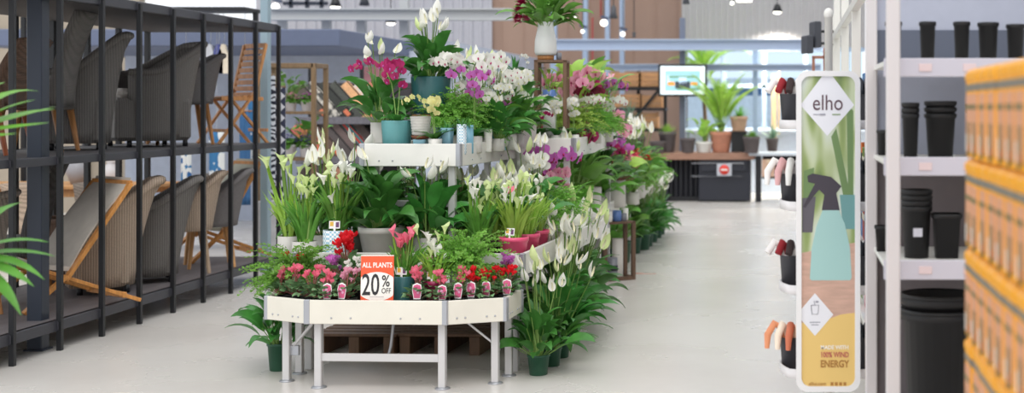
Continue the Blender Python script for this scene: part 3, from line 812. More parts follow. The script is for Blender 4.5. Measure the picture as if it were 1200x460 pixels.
def orchid(loc, label, pm, lm=None, group='potted orchids', sc=1.0, spikes=2, h=.4, pot=('cyl', white_paint, .05, .1), nb=8, az=None, bsc=1.0, name='moth_orchid', leaf_n=6):
    t = T(name, label, 'plant', loc, 0, group, sc)
    z = pot_parts(t, *pot) if pot else 0
    def mk():
        r = random.Random(5 + leaf_n); b = MB()
        for i in range(leaf_n):
            a = i * 2.4 + r.uniform(-.3, .3)
            b.leaf((0, 0, 0), a, math.radians(r.uniform(25, 60)), math.radians(r.uniform(-40, -5)), r.uniform(.13, .19), r.uniform(.05, .065), 7, 'lance', .25, r.uniform(-.2, .2))
        return b.mesh('foliage', G_dark)
    P('foliage', cached(('ol', leaf_n), mk), None, t, (0, 0, z), (0, 0, jit(3)))
    for s_ in range(spikes):
        a = (az if az is not None else -PI / 2) + jit(.9) + (s_ - (spikes - 1) / 2) * .6
        hh = [.9, 1.0, 1.08][R.randrange(3)]
        me, pts = m_spike(0, .4)
        sp = P('flower_spike', me, None, t, (0, 0, z), (jit(.1), jit(.1), a), hh * h / .4)
        for i in range(nb):
            q = 2.2 + 3.8 * i / max(1, nb - 1); k = min(5, int(q)); f = q - k
            p = Vector(pts[k]).lerp(Vector(pts[k + 1]), f)
            sd = (-1) ** i
            P('blossom', m_orchid_bloom(pm, lm or petal_mag), None, sp, p + Vector((.008, sd * .022, -.004)), (jit(.3), .25 + jit(.3), sd * .55 + jit(.4)), bsc * R.uniform(.8, 1.05) / hh)
    return t

def m_bigleaf(v, m, n=16, L=.2, W=.13, prof='heart'):
    def mk():
        r = random.Random(900 + v); b = MB()
        for i in range(n):
            az = r.uniform(0, 2 * PI); el = math.radians(r.uniform(35, 85)); pet = r.uniform(.1, .3)
            b.leaf((0, 0, 0), az, el, el - math.radians(r.uniform(60, 120)), r.uniform(.75, 1.1) * L, r.uniform(.8, 1.1) * W, 8, prof, .2, r.uniform(-.4, .4), pet, .004, 0, 1, .01)
        return b.mesh('foliage', [m, stem_g])
    return cached(('bl', v, m.name, n, L, W, prof), mk)
def leafy(loc, label, name, m, v=0, sc=1.0, n=16, L=.2, W=.13, prof='heart', pot=('cyl', white_paint, .07, .14), group=None, flowers=None, nf=5):
    t = T(name, label, 'plant', loc, jit(3), group, sc)
    z = pot_parts(t, *pot) if pot else 0
    P('foliage', m_bigleaf(v, m, n, L, W, prof), None, t, (0, 0, z))
    if flowers:
        for i in range(nf):
            a = R.uniform(0, 2 * PI); tl = R.uniform(.05, .3)
            P('flower', flowers(), None, t, (0, 0, z), (tl * math.cos(a), tl * math.sin(a), R.uniform(-3, 3)), 1)
    return t
def m_anthurium(pm, h=.38):
    def mk():
        b = MB(); b.tube([(0, 0, 0), (.01, 0, h * .6), (0, 0, h)], .003, 5, 0)
        b.leaf((-.01, 0, h), 0, 1.0, .3, .07, .06, 6, 'heart', .15, 0, 0, 0, 1)
        b.tube([(.0, 0, h), (.012, 0, h + .05)], [.005, .003], 6, 2)
        return b.mesh('flower', [stem_g, pm, spadix])
    return cached(('an', pm.name, h), mk)

def m_tuft(v, m, n=60, L=.2, W=.012, spread=60, droop=50):
    def mk():
        r = random.Random(1000 + v); b = MB()
        for i in range(n):
            az = r.uniform(0, 2 * PI); el = math.radians(90 - r.uniform(0, spread)); rr = r.uniform(0, .03)
            b.leaf((rr * math.cos(az), rr * math.sin(az), 0), az, el, el - math.radians(r.uniform(.3, 1) * droop), L * r.uniform(.6, 1.1), W, 5, 'sword', .3, 0)
        return b.mesh('foliage', m)
    return cached(('tu', v, m.name, n, L, W, spread, droop), mk)
def tuft(loc, label, name, m, v=0, sc=1, n=60, L=.2, W=.012, spread=60, droop=50, pot=('taper', black_pl, .07, .12), group=None, cat='plant'):
    t = T(name, label, cat, loc, jit(3), group, sc)
    z = pot_parts(t, *pot)
    P('foliage', m_tuft(v, m, n, L, W, spread, droop), None, t, (0, 0, z))
    return t
def m_cluster(v, pm, n=40, r0=.07, h=.06, ps=.012):
    """a head of many tiny blossoms over the foliage"""
    def mk():
        r = random.Random(1100 + v); b = MB()
        for i in range(n):
            a = r.uniform(0, 2 * PI); q = math.sqrt(r.random()) * r0; z = h * (1 - (q / r0) ** 2) + r.uniform(-.01, .01)
            c = Vector((q * math.cos(a), q * math.sin(a), z))
            for k in range(4): b.leaf(c, a + k * PI / 2, .5, .2, ps, ps * .9, 2, 'oval', .1, 0)
        return b.mesh('blossoms', pm)
    return cached(('clu', v, pm.name, n, r0, h), mk)
def palm_fronds(v, m, n=14, L=.9, k=26, leafL=.22, up=80, dn=80, W=.022):
    def mk():
        r = random.Random(1200 + v); b = MB()
        for i in range(n):
            az = 2 * PI * i / n + r.uniform(-.3, .3); el = math.radians(r.uniform(up - 35, up)); LL = L * r.uniform(.7, 1)
            h = Vector((math.cos(az), math.sin(az), 0)); sd = Vector((-math.sin(az), math.cos(az), 0)); p = Vector((0, 0, 0)); pts = [p.copy()]
            for s_ in range(k):
                e = el - (s_ / k) ** 1.6 * math.radians(dn); d = h * math.cos(e) + Vector((0, 0, math.sin(e)))
                p = p + d * LL / k; pts.append(p.copy())
                if s_ > k * .2:
                    for sg in (-1, 1):
                        u = az + sg * .75; t = s_ / k
                        b.leaf(p, u, e + .15, e - .7, leafL * (1.15 - t * .7), W, 4, 'lance', .2, 0)
            b.tube(pts[::3], [.008] * 3 + [.004] * (len(pts[::3]) - 3), 4, 1, False)
        return b.mesh('foliage', [m, stem_g])
    return cached(('pf', v, m.name, n, L), mk)
# ================================================================== LEFT BACKGROUND: frame shelf, doormats
fs = T('plant_shelf_unit', 'brown wooden frame shelf with flowering pots beside the patterned rugs', 'shelf', (X(340, 14), 14.1, 0))
fw = X(368, 14) - X(306, 14)
frm = wood('frame_ochre', (132, 108, 80))
for sx in (-1, 1):
    for sy in (-1, 1): P('upright', MB().box((sx * fw / 2, sy * .18, 1.03), (.045, .045, 2.06), .003), frm, fs)
for z in (.3, Z(186, 14), Z(132, 14), 2.04):
    P('shelf_board' if z < 2 else 'top_frame', (MB().box((0, 0, z), (fw, .38, .03), .003) if z < 2 else MB().box((0, -.18, z), (fw, .045, .045)).box((0, .18, z), (fw, .045, .045)).box((fw / 2, 0, z), (.045, .36, .045)).box((-fw / 2, 0, z), (.045, .36, .045))), frm, fs)
z1 = Z(130, 14) ; z0_ = Z(184, 14)
violet_pot = mat('pot_white_glaze', (226, 222, 224), .3)
shx = [(342, z1, petal_lpink, 'white pot of pale pink flowers on the upper board of frame shelf', .8), (360, z1, petal_pur, 'white pot of violet-pink flowers on the upper board of frame shelf', .8),
       (340, z0_, petal_vio, 'pot of violet flowers at the near end of frame shelf middle board', 1.0), (360, z0_, petal_vio, 'pot of violet flowers at the right end of frame shelf middle board', 1.0)]
for i, (px, z, pm, lb, sc) in enumerate(shx):
    t = fern((X(px, 14), 13.98, z), lb, 'flowering pots on the frame shelf', i, sc, ('taper', violet_pot, .07, .13), G_mid, .12, 'bellflower', 50, .03)
    P('blossoms', m_cluster(i, pm, 46, .1, .08, .02), None, t, (0, 0, .15))
for i, (px, z, lb) in enumerate(((330, z1, 'leafy green foliage plant at left end of frame shelf upper board'), (352, z0_ + .02, 'tall leafy green plant in the middle of frame shelf middle board'))):
    leafy((X(px, 14), 14.15, z), lb, 'ivy_plant', G_mid, i, .9, 26, .1, .08, 'heart', ('taper', violet_pot, .07, .14))
# patterned rugs
dia = pattern('rug_diamond', 'diamond', [(0, (58, 62, 84)), (.5, (226, 226, 232))], 13)
swirl = pattern('rug_swirl', 'rings', [(0, (40, 44, 60)), (.42, (224, 226, 232))], 6)
for px, D, w, y0, y1, m, lb in ((315.5, 13.5, .115, 88, 232, swirl, 'navy and white swirl patterned rug hanging by the duck-blue column'), (328, 13.6, .11, 102, 234, dia, 'navy and white diamond patterned rug hanging nearest the frame shelf')):
    t = T('hanging_rug', lb, 'rug', (X(px, D), D, Z(y1, D)), .1); h = Z(y0, D) - Z(y1, D)
    P('rug', MB().box((0, 0, h / 2), (w, .03, h), .008), m, t)
    P('hanging_bar', MB().tube([(-w / 2, 0, h), (w / 2, 0, h)], .014, 8), frm, t)
    P('hook', MB().tube([(0, 0, h), (0, 0, h + .12), (.02, .1, h + .14)], .005, 5), alu, t)
pl = T('plinth', 'pale grey stone plinth below the patterned rugs', 'plinth', (X(321, 13.7), 13.72, 0))
P('block', MB().box((0, 0, Z(234, 13.7) / 2), (.27, .3, Z(234, 13.7) - .01), .012), mat('stone_pale', (206, 204, 206), .8, var=.1, scale=8, bump=.3), pl)
P('base', MB().box((0, 0, .03), (.31, .34, .06), .008), mat('stone_pale', (206, 204, 206)), pl)

# doormat rack
DM = 15.6
dr = T('doormat_rack', 'dark two-tier rack of slanting doormats under the slate canopy', 'rack', (X(415, DM), DM, 0))
zr = [Z(143, DM), Z(189, DM), Z(240, DM)]
for z in zr:
    P('shelf', MB().box((0, .1, z), (1.25, .42, .05), .005).box((0, -.12, z + .02), (1.25, .02, .08), .003), mat('rack_shelf_grey', (110, 108, 116), .6, var=.2, scale=30), dr)
P('back_panel', MB().box((0, .3, 1.1), (1.25, .02, 1.6), .003), mat('rack_back_dark', (66, 62, 66), .7), dr)
for sx in (-1, 0, 1): P('upright', MB().box((sx * .6, .28, 1.05), (.04, .04, 2.1), .003), steel_black, dr)
mats = [
 (0, 372, (84, 78, 72), 'plain brown-grey doormat leaning at left end of upper doormat row'), (0, 385, (70, 70, 68), 'black doormat with white fleck pattern in the upper doormat row'),
 (0, 399, (58, 60, 58), 'black-green doormat in the middle of upper doormat row'), (0, 411, (76, 78, 74), 'dark olive doormat left of the tan doormat'),
 (0, 425, (204, 158, 118), 'plain tan doormat in the upper doormat row'), (0, 439, (206, 168, 150), 'pink and white patterned doormat at right end of upper row'), (0, 452, (170, 110, 90), 'terracotta doormat beyond the pink patterned doormat'),
 (1, 374, (176, 84, 96), 'pink and orange striped doormat in the lower doormat row'), (1, 388, (96, 78, 72), 'plain brown doormat in the lower doormat row'), (1, 400, (84, 78, 78), 'dark taupe doormat in the lower doormat row'),
 (1, 412, (104, 90, 88), 'grey-brown doormat in the lower doormat row'), (1, 424, (52, 112, 116), 'teal doormat with red stripes at right end of lower doormat row'), (1, 438, (72, 64, 62), 'dark brown doormat beyond the teal doormat'),
 (2, 378, (90, 80, 76), 'brown doormat in the lowest doormat row'), (2, 396, (70, 66, 66), 'charcoal doormat in the lowest doormat row'), (2, 414, (150, 110, 90), 'tan doormat in the lowest doormat row')]
for i, (row, px, c, lb) in enumerate(mats):
    t = T('doormat', lb, 'doormat', (X(px, DM) + .10, DM - .06 + .02 * (i % 7), zr[row] + .03), 0, 'doormats leaning on the rack')
    t.rotation_euler = (.12, -.70, 0); c = tuple(min(255, q * 1.2) for q in c)
    pat = [None, 'noise', None, None, None, 'diamond', None, 'bands', None, None, None, 'bands', None, None, None, None][i]
    m = pattern('doormat_%d' % i, pat, [(0.45, c), (.55, (226, 220, 210) if i != 7 else (236, 150, 90)) if i != 11 else (.6, (206, 70, 60))], [1, 14, 1, 1, 1, 18, 1, 9, 1, 1, 1, 6, 1, 1, 1, 1][i], 'X') if pat else mat('doormat_%d' % i, c, .95, var=.15, scale=70, bump=.4)
    P('mat', MB().box((0, 0, .26), (.185, .014, .50), .004), m, t)
    P('border', MB().box((-.082, -.002, .26), (.012, .018, .505), .003).box((.082, -.002, .26), (.012, .018, .505), .003), mat('mat_edge', (34, 32, 34), .8), t)
    if i % 2 == 0: P('price_label', MB().box((.04, -.012, .07), (.05, .002, .08), .001), mat('label_orange', (240, 140, 104), .5), t)
# pink poster on the partition
P_ = T('wall_poster', 'pink poster on the pale blue partition under the canopy', 'poster', (X(437, 19.4), 19.5, Z(92, 19.4)))
P('board', MB().box((0, 0, 0), (.36, .02, .34), .004), mat('poster_pink', (236, 170, 176), .6, var=.15, scale=6), P_)
P('border', MB().box((0, .006, 0), (.4, .012, .38), .004), white_paint, P_)

# ================================================================== FAR BACKGROUND
# wooden crate rack, black steel
cr = T('crate_rack', 'black steel rack with wooden crates far behind the flower display', 'rack', (X(742, 25.5), 25.5, 0))
for x in (-.95, .1, .6): P('upright', MB().box((x, 0, 1.2), (.06, .06, 2.4), .004), steel_black, cr)
for z in (Z(152, 25.5), Z(128, 25.5), Z(104, 25.5)): P('shelf', MB().box((-.17, 0, z), (1.6, .5, .05), .004), steel_black, cr)
P('brace', MB().bar((-.1, -.2, Z(150, 25.5)), (.6, -.2, Z(98, 25.5)), .05), steel_black, cr)
cm = wood('crate_wood', (196, 146, 100), 0)
k = 0
for px, y, w, h, lb in ((735, 102, .56, .28, 'wooden crate at the left of the top rack shelf behind the display'), (762, 102, .4, .28, 'wooden crate at the right of the top rack shelf'), (735, 126, .5, .26, 'wooden crate on the middle rack shelf behind agave'), (765, 126, .36, .24, 'wooden crate on the middle rack shelf beside monitor'), (756, 150, .5, .3, 'large wooden crate on the lower rack shelf behind the counter pots')):
    t = T('wooden_crate', lb, 'crate', (X(px, 25.5), 25.5, Z(y, 25.5)), 0, 'wooden crates on the black rack')
    for sy in (-1, 1):
        mb = MB()
        for q in range(3): mb.box((0, sy * .17, h * (.17 + .32 * q)), (w, .015, h * .27), .003)
        P('side_slats', mb, cm, t)
    for sx in (-1, 1):
        P('end_panel', MB().box((sx * w / 2, 0, h / 2), (.018, .34, h), .003), cm, t)
    P('bottom', MB().box((0, 0, .01), (w, .34, .018)), cm, t)
# monitor
TD = 23.8
tv = T('monitor', 'wall-mounted style monitor on the grey column showing a market hall picture', 'monitor', (X(800, TD), TD, Z(94, TD)), .05)
tv['label'] = 'flat monitor with black frame fixed high on the grey column'
sw, sh = 57 * TD / F, 38 * TD / F
P('frame', MB().box((0, .03, 0), (sw, .05, sh), .008), black_pl, tv)
def em(name, c, s=1.0): return mat(name, c, .4, emit=s)
P('screen', MB().box((0, .0, 0), (sw - .075, .012, sh - .075), .002), em('screen_white', (226, 238, 242), .75), tv)
P('picture', (lambda b: b.box((0, -.009, -.01), (sw * .72, .004, sh * .62), .001, mi=0).box((0, -.0125, .06), (sw * .6, .003, .03), .001, mi=3).box((-.2, -.0125, -.06), (.12, .003, .06), .001, mi=1).box((.2, -.0125, -.06), (.12, .003, .05), .001, mi=1).box((0, -.0125, -.08), (.26, .003, .12), .001, mi=2).box((0, -.0125, .0), (.14, .003, .12), .001, mi=4).box((.1, -.0125, -.15), (.4, .003, .03), .001, mi=3).box((-.25, -.0125, .03), (.05, .003, .12), .001, mi=4))(MB()),
  [em('screen_pale_teal', (150, 196, 206), .6), em('screen_orange', (240, 150, 60), .6), em('screen_dark', (60, 66, 76), .4), em('screen_green', (110, 150, 110), .5), em('screen_blue', (190, 214, 236), .7)], tv)
P('mount', MB().box((0, .14, 0), (.1, .2, .12), .005), steel_black, tv)
# potted palms behind the glazing line
pp_ = T('potted_palm', 'tall feathery palm in terracotta pot at the counter end', 'plant', (X(845, 23.5), 23.5, .93 - .01), .4)
CT = Z(187, 23.7) # counter underside
ctz = Z(178, 23.7)
pp_.location[2] = ctz
tc_ = mat('terracotta', (206, 142, 116), .8, var=.08)
pot_parts(pp_, 'taper', tc_, .19, .36)
P('foliage', palm_fronds(1, G_light, 26, 1.15, 26, .30, 96, 50, .016), None, pp_, (0, 0, .30))
P('trunk', MB().tube([(0, 0, .3), (.01, 0, .5)], [.03, .02], 8), stem_g, pp_)
p2 = T('potted_palm', 'very tall palm whose fronds rise above the steel beam', 'plant', (X(826, 25.0), 25.0, 0), 0)
pot_parts(p2, 'taper', black_pl, .22, .4)
P('trunk', MB().tube([(0, 0, .35), (.02, 0, 1.2), (-.03, 0, 2.0)], [.05, .04, .03], 8), wood('palm_trunk', (120, 100, 78)), p2)
P('foliage', palm_fronds(2, G_light, 13, 1.25, 24, .32, 95, 100), None, p2, (-.03, 0, 1.95))
for i, (x, y, lb, m) in enumerate(((-.1, 28.2, 'outdoor shrub seen through the glazing beside the window post', G_mid), (-1.3, 28.6, 'outdoor shrub seen through the glazing behind the palm', G_dark), (1.0, 30.2, 'outdoor shrub seen through glazing left of the banner', G_mid))):
    t = T('yard_shrub', lb, 'shrub', (x, y, 0)); pot_parts(t, 'taper', black_pl, .25, .45)
    P('foliage', m_fern(i, m, 70, .7, .08), None, t, (0, 0, .5), sc=1.0)
# counter
ct = T('checkout_counter', 'dark checkout counter with brown wooden top and swing gate', 'counter', (X(812, 23.7), 23.7, 0))
cw = X(885, 23.7) - X(728, 23.7); cx = (X(885, 23.7) + X(728, 23.7)) / 2 - X(812, 23.7)
P('countertop', MB().box((cx, 0, ctz - .06), (cw, .75, .12), .008), wood('counter_wood', (156, 118, 98), 0), ct)
ink = mat('counter_ink', (40, 42, 52), .5)
def cxp(px): return X(px, 23.7) - X(812, 23.7)
P('side_panel', MB().box(((cxp(764) + cxp(784)) / 2, .0, .4), (cxp(784) - cxp(764), .5, .8), .01), ink, ct)
P('front_panel', MB().box(((cxp(820) + cxp(880)) / 2, -.05, .42), (cxp(880) - cxp(820), .5, .8), .01).box(((cxp(820) + cxp(880)) / 2, -.32, .66), (cxp(880) - cxp(820) - .1, .03, .26), .005), ink, ct)
P('curtain_panel', (lambda b: [b.lathe([(.05, 0), (.05, .8)], 12, (cxp(786 + q * 6), -.02 + .02 * (q % 2), .02)) for q in range(6)] and b)(MB()), mat('counter_black', (28, 29, 36), .5), ct)
P('kickboard', MB().box((cx, .1, .04), (cw - .3, .4, .08)), steel_black, ct)
rl = mat('chrome', (206, 210, 216), .25, .9)
P('gate_rail', MB().tube([(cxp(812), -.36, Z(190, 23.7)), (cxp(872), -.36, Z(190, 23.7)), (cxp(873), -.36, Z(205, 23.7)), (cxp(812), -.36, Z(205, 23.7))], .012, 8), rl, ct, label='chrome gate rail')
P('loop_rail', MB().tube([(cxp(757), -.36, Z(190, 23.7)), (cxp(765), -.36, Z(190, 23.7)), (cxp(768), -.36, Z(194, 23.7)), (cxp(768), -.36, Z(203, 23.7)), (cxp(764), -.36, Z(206, 23.7)), (cxp(757), -.36, Z(206, 23.7))], .013, 8), rl, ct)
sg = P('gate_sign', MB().box((cxp(850), -.39, Z(197.5, 23.7)), (17 * 23.7 / F, .012, 14 * 23.7 / F), .003), mat('gate_plate', (188, 192, 200), .4), ct, label='grey plate with a red no-entry disc')
P('no_entry_disc', MB().lathe([(0, 0), (.085, 0), (.085, .006), (0, .006)], 28, M=Matrix.Translation((cxp(850), -.398, Z(197.5, 23.7))) @ Matrix.Rotation(PI / 2, 4, 'X')), mat('sign_red', (226, 58, 44), .4), sg)
P('no_entry_bar', MB().box((cxp(850), -.407, Z(197.5, 23.7)), (.115, .003, .028), .001), white_paint, sg)
lg = T('wall_ledge', 'long pale ledge on black legs right of the checkout counter', 'ledge', (X(925, 23.6), 23.6, 0))
P('ledge_top', MB().box((X(912, 23.6) - X(925, 23.6), 0, Z(180, 23.6)), (48 * 23.6 / F + .3, .6, .05), .005), mat('ledge_pale', (206, 214, 222), .4), lg)
P('leg', MB().box((X(889, 23.6) - X(925, 23.6), -.2, Z(181, 23.6) / 2 - .01), (.1, .1, Z(181, 23.6)), .005), steel_black, lg)
P('leg', MB().box((X(950, 23.6) - X(925, 23.6), -.2, Z(181, 23.6) / 2 - .01), (.1, .1, Z(181, 23.6)), .005), steel_black, lg)
P('under_shelf', MB().box((X(915, 23.6) - X(925, 23.6), 0, Z(206, 23.6) - .02), (44 * 23.6 / F, .5, .03), .004).box((X(915, 23.6) - X(925, 23.6), .24, Z(192, 23.6)), (44 * 23.6 / F, .02, .36), .004), mat('counter_black', (28, 29, 36)), lg)
for px, w, h, lb, D in ((900.5, 15, 20, 'upright cardboard carton under the pale ledge beside black leg', 23.55), (924, 22, 14, 'wide cardboard carton under the pale ledge behind the glove baskets', 23.55)):
    t = T('cardboard_carton', lb, 'carton', (X(px, D), D - .06, Z(206, 23.6)))
    P('body', MB().box((0, 0, h * D / F / 2), (w * D / F, .3, h * D / F), .004), mat('cardboard', (206, 170, 146), .8, var=.04), t)
    P('tape', MB().box((0, 0, h * D / F + .001), (.05, .3, .002), .0005).box((0, -.151, h * D / F - .03), (.05, .002, .06), .0005), mat('tape', (222, 200, 170), .4), t)
# pots on the counter
cz = ctz
grey_z = mat('pot_slate', (96, 88, 88), .8, var=.1, bump=.2); tanp = mat('pot_tan', (198, 162, 134), .8, var=.1)
tuft((X(746, 23.4), 23.4, cz), 'dark taupe pot with bright green tuft at the left end of counter', 'grass_pot', G_light, 0, 1, 90, .24, .02, 70, 60, ('taper', grey_z, .15, .28), 'pots on the checkout counter')
t = T('plant_pot', 'empty dark slate pot on the counter left of the grass tuft pot', 'pot', (X(771, 23.35), 23.35, cz), 0, 'pots on the checkout counter'); pot_parts(t, 'taper', grey_z, .14, .2)
tuft((X(782, 23.45), 23.5, cz), 'slate pot with a flat tuft of green leaves raised behind the empty slate pot', 'grass_pot', G_light, 1, 1, 90, .22, .02, 80, 60, ('taper', grey_z, .15, .36), 'pots on the checkout counter')
t = tuft((X(806, 23.4), 23.4, cz), 'dark slate pot with a single thin dry stem on counter in front of grey column', 'plant_pot', G_blue, 2, 1, 5, .3, .01, 20, 20, ('taper', grey_z, .13, .25), 'pots on the checkout counter')
leafy((X(825, 23.45), 23.45, cz), 'pale green leafy plant in a white pot on counter beside terracotta pot', 'dumbcane', G_light, 3, 1.15, 20, .2, .1, 'lance', ('taper', white_paint, .13, .16), 'pots on the checkout counter')
t = T('plant_stand', 'small dark box stand holding the tan fern pot on counter', 'stand', (X(866, 23.5), 23.55, cz)); P('box', MB().box((0, 0, .18), (.26, .26, .34), .005), black_pl, t); P('lid', MB().box((0, 0, .36), (.28, .28, .02), .003), grey_z, t)
tuft((X(866, 23.5), 23.45, cz + .371), 'tan clay pot with fern on the dark box stand', 'fern_pot', G_fern, 4, 1, 100, .25, .022, 85, 80, ('taper', tanp, .15, .25), 'pots on the checkout counter')
tuft((X(881, 23.3), 23.2, cz), 'dark round pot with cropped grass at the right end of counter', 'grass_pot', G_fern, 5, 1, 150, .15, .02, 80, 40, ('taper', grey_z, .145, .28), 'pots on the checkout counter')
# agaves near crate rack
for px, D, z, s_, lb in ((737, 24.6, Z(138, 24.6), 1.0, 'blue-green agave in a pot in front of the wooden crates'), (905, 24.3, Z(176, 24.3), .9, 'spiky blue-green agave on the sill left of the banner')):
    tuft((X(px, D), D, z - .3 if px < 800 else z - .02), lb, 'agave', G_blue, 7, s_, 26, .42, .05, 75, 25, ('taper', grey_z, .12, .26))
st = T('plinth_table', 'dark box plinth carrying the agave in front of the wooden crates', 'plinth', (X(737, 24.6), 24.6, 0)); hz = Z(138, 24.6) - .3
P('box', MB().box((0, 0, hz / 2 - .005), (.5, .4, hz - .02), .01), ink, st); P('top', MB().box((0, 0, hz - .01), (.54, .44, .02), .003), steel_black, st)

# ---- pendant lamps and spots
lamp_em = mat('lamp_glow', (255, 250, 240), .4, emit=3)
def pendant(px, py, D, kind, lb, s=1.0, power=0):
    s *= .72
    t = T('pendant_lamp', lb, 'lamp', (X(px, D), D, Z(py, D)), 0, 'ceiling lamps of the hall', 1)
    r = .12 * s
    if kind == 'dome':
        P('shade', MB().lathe([(.02, .18 * s), (.05, .16 * s), (r * .7, .09 * s), (r, .0), (r * .93, 0), (r * .6, .08 * s), (0, .12 * s)], 20), steel_black, t)
        P('bulb', MB().ell((0, 0, .0), (r * .8, r * .8, .05 * s), 14, 6), lamp_em, t)
    elif kind == 'bell':
        P('shade', MB().lathe([(.015, .34 * s), (.04, .3 * s), (r * .55, .16 * s), (r * .85, .02), (r * .78, .02), (.02, .26 * s)], 18), mat('lamp_grey', (70, 72, 78), .4), t)
    else:
        P('bulb', MB().ell((0, -.04, 0), (r * .75, r * .75, r * .7), 14, 8), lamp_em, t)
        P('shade', MB().bar((-.06, 0, .12), (.08, 0, -.02 + .1), .05, .05), mat('lamp_dark_blue', (66, 74, 96), .4), t)
    P('cord', MB().tube([(0, 0, .12 * s), (0, 0, 6.9 - Z(py, D))], .008, 4), steel_black, t)
    if power:
        l = bpy.data.lights.new('lamp', 'SPOT'); l.energy = power; l.spot_size = 2.4; l.spot_blend = .8; l.shadow_soft_size = .1; l.color = (1, .93, .8)
        lo = bpy.data.objects.new('lamp_light', l); C.objects.link(lo); lo.parent = t; lo.location = (0, 0, -.07)
    return t
pendant(672, 20, 25, 'dome', 'small dark dome lamp with bright bulb nearest the vase foliage', .8)
pendant(708, 27, 25, 'spot', 'bright white globe spot under the red sprinkler pipe', 1)
pendant(719, 23, 23, 'bell', 'dark grey bell-shaped pendant right of the bright globe spot', 1)
pendant(730, 40, 26, 'spot', 'small bright spot right below the bell-shaped pendant', .7)
pendant(683, 37, 26, 'spot', 'tiny bright spot by the left blue wall column', .5)
pendant(743, 45, 26, 'bell', 'tiny dark pendant just above the upper blue-grey beam', .5)
pendant(804, 6, 23, 'bell', 'dark pendant at the corner between tan and light cladding', .9)
pendant(858, 4, 25, 'spot', 'small bright spot high on the light cladding', .5)
pendant(911, 14, 25.4, 'dome', 'black dome lamp washing the light cladding with a pool of light', 1.15, 700)
pendant(393, 8, 21, 'dome', 'dark dome lamp over the slate canopy', 1.1)
pendant(427, 8, 21, 'bell', 'dark bell pendant right of the dome lamp over canopy', 1.1)
pendant(458, 27, 21, 'dome', 'dark dome lamp just left of the topmost peace lily', 1.0)
pendant(324, 8, 21, 'spot', 'small warm spot above the end of chair rack', .9)
hp = T('ceiling_panel_light', 'bright rectangular panel light high on the light cladding', 'lamp', (X(872, 24.5), 24.5, Z(0, 24.5)))
P('panel', MB().box((0, 0, 0), (.27, .3, .05), .008), lamp_em, hp); P('frame', MB().box((0, 0, .04), (.3, .34, .04), .005), alu, hp)
for sx in (-1, 1): P('cord', MB().tube([(sx * .1, 0, .05), (sx * .1, 0, 3.2)], .005, 4), alu, hp)
# speaker boxes on the gondola end
sp = T('wall_speaker', 'pair of dark angled speaker boxes beside the far gondola post', 'speaker', (X(952, 13.5), 13.6, 0), 0)
P('cabinet', MB().box((.03, 0, Z(40, 13.5)), (.07, .2, .26), .01, rz=.3), mat('speaker_grey', (64, 66, 74), .5), sp)
P('cabinet', MB().box((-.05, -.05, Z(52, 13.5)), (.07, .2, .18), .01, rz=.3), mat('speaker_grey', (64, 66, 74)), sp)
P('bracket', MB().tube([(0.02, 0, Z(36, 13.5)), (.22, .05, Z(36, 13.5))], .015, 6), steel_black, sp)
P('bracket', MB().tube([(-.03, 0, Z(50, 13.5)), (.22, .05, Z(50, 13.5))], .015, 6), steel_black, sp)
bp = T('copper_frame', 'rose-brown square tube frame at the far gondola end', 'frame', (X(959, 14), 14.0, 0))
P('frame_tube', MB().bar((-.05, 0, 0), (-.05, 0, Z(67, 14)), .03).bar((-.065, 0, Z(67, 14)), (.08, 0, Z(67, 14)), .03).bar((.065, 0, 0), (.065, 0, Z(56, 14)), .03), mat('copper_brown', (176, 124, 106), .5), bp)

# ================================================================== RIGHT SIDE
GX = .41
gd = T('shelving_gondola', 'long white aisle gondola with packets behind the banner stand', 'shelving', (GX, 10.5, 0))
def gp(n, mb, m, lb=None): return P(n, mb, m, gd, (-GX, -10.5, 0), label=lb)
for y in (7.2, 9.0, 10.8, 12.6, 14.4): gp('upright', MB().box((GX + .03, y, 1.3), (.06, .05, 2.6), .004), white_paint)
gp('top_rail', MB().box((GX + .02, 10.8, 2.27), (.05, 7.3, .06), .004), white_paint)
gp('back_panel', MB().box((GX + .5, 10.8, 1.3), (.03, 7.3, 2.5), .002), white_paint)
for z in (.3, .72, 1.12, 1.52): gp('shelf', MB().box((GX + .26, 10.8, z), (.44, 7.25, .03), .003), white_paint)
mb = MB(); mb.box((GX + .03, 6.53, .5), (.02, 1.1, 1.0), .002)
for i in range(9): mb.box((GX + .015, 6.53, .08 + .11 * i), (.02, 1.1, .09), .004)
gp('slatted_side', mb, mat('slat_white', (224, 220, 218), .5))
pkc = [((70, 130, 190), 'blue'), ((206, 60, 110), 'pink'), ((226, 222, 220), 'white'), ((120, 150, 60), 'green'), ((226, 120, 60), 'orange'), ((60, 110, 150), 'teal'), ((170, 60, 60), 'red')]
rows = [(1.535, .26), (1.735 + .1, 0), (1.135, .3), (.735, .3), (.315, .3)]
cnt = 0
for z, h in ((1.535, .30), (1.135, .26), (.735, .26), (.315, .26)):
    for j in range(8):
        y = 7.45 + j * .27; c, cn = pkc[(j + int(z * 10)) % 7]
        t = T('seed_packet_box', '%s packet box on the %s shelf of white gondola, %s from near end' % (cn, {1.535: 'top', 1.135: 'second', .735: 'third', .315: 'lowest'}[z], ['first', 'second', 'third', 'fourth', 'fifth', 'sixth', 'seventh', 'eighth'][j]), 'packet', (GX + .16, y, z), 0, 'printed packet boxes on the white gondola')
        hh = h * R.uniform(.75, 1)
        P('box', MB().box((0, 0, hh / 2), (.16, .2, hh), .003), mat('packet_' + cn, c, .4, var=.25, scale=14), t)
        P('printed_band', MB().box((0, -.0, hh * .62), (.163, .203, hh * .18), .001), mat('packet_band_%d' % (j % 2), [(240, 236, 220), (60, 50, 60)][j % 2], .4), t)
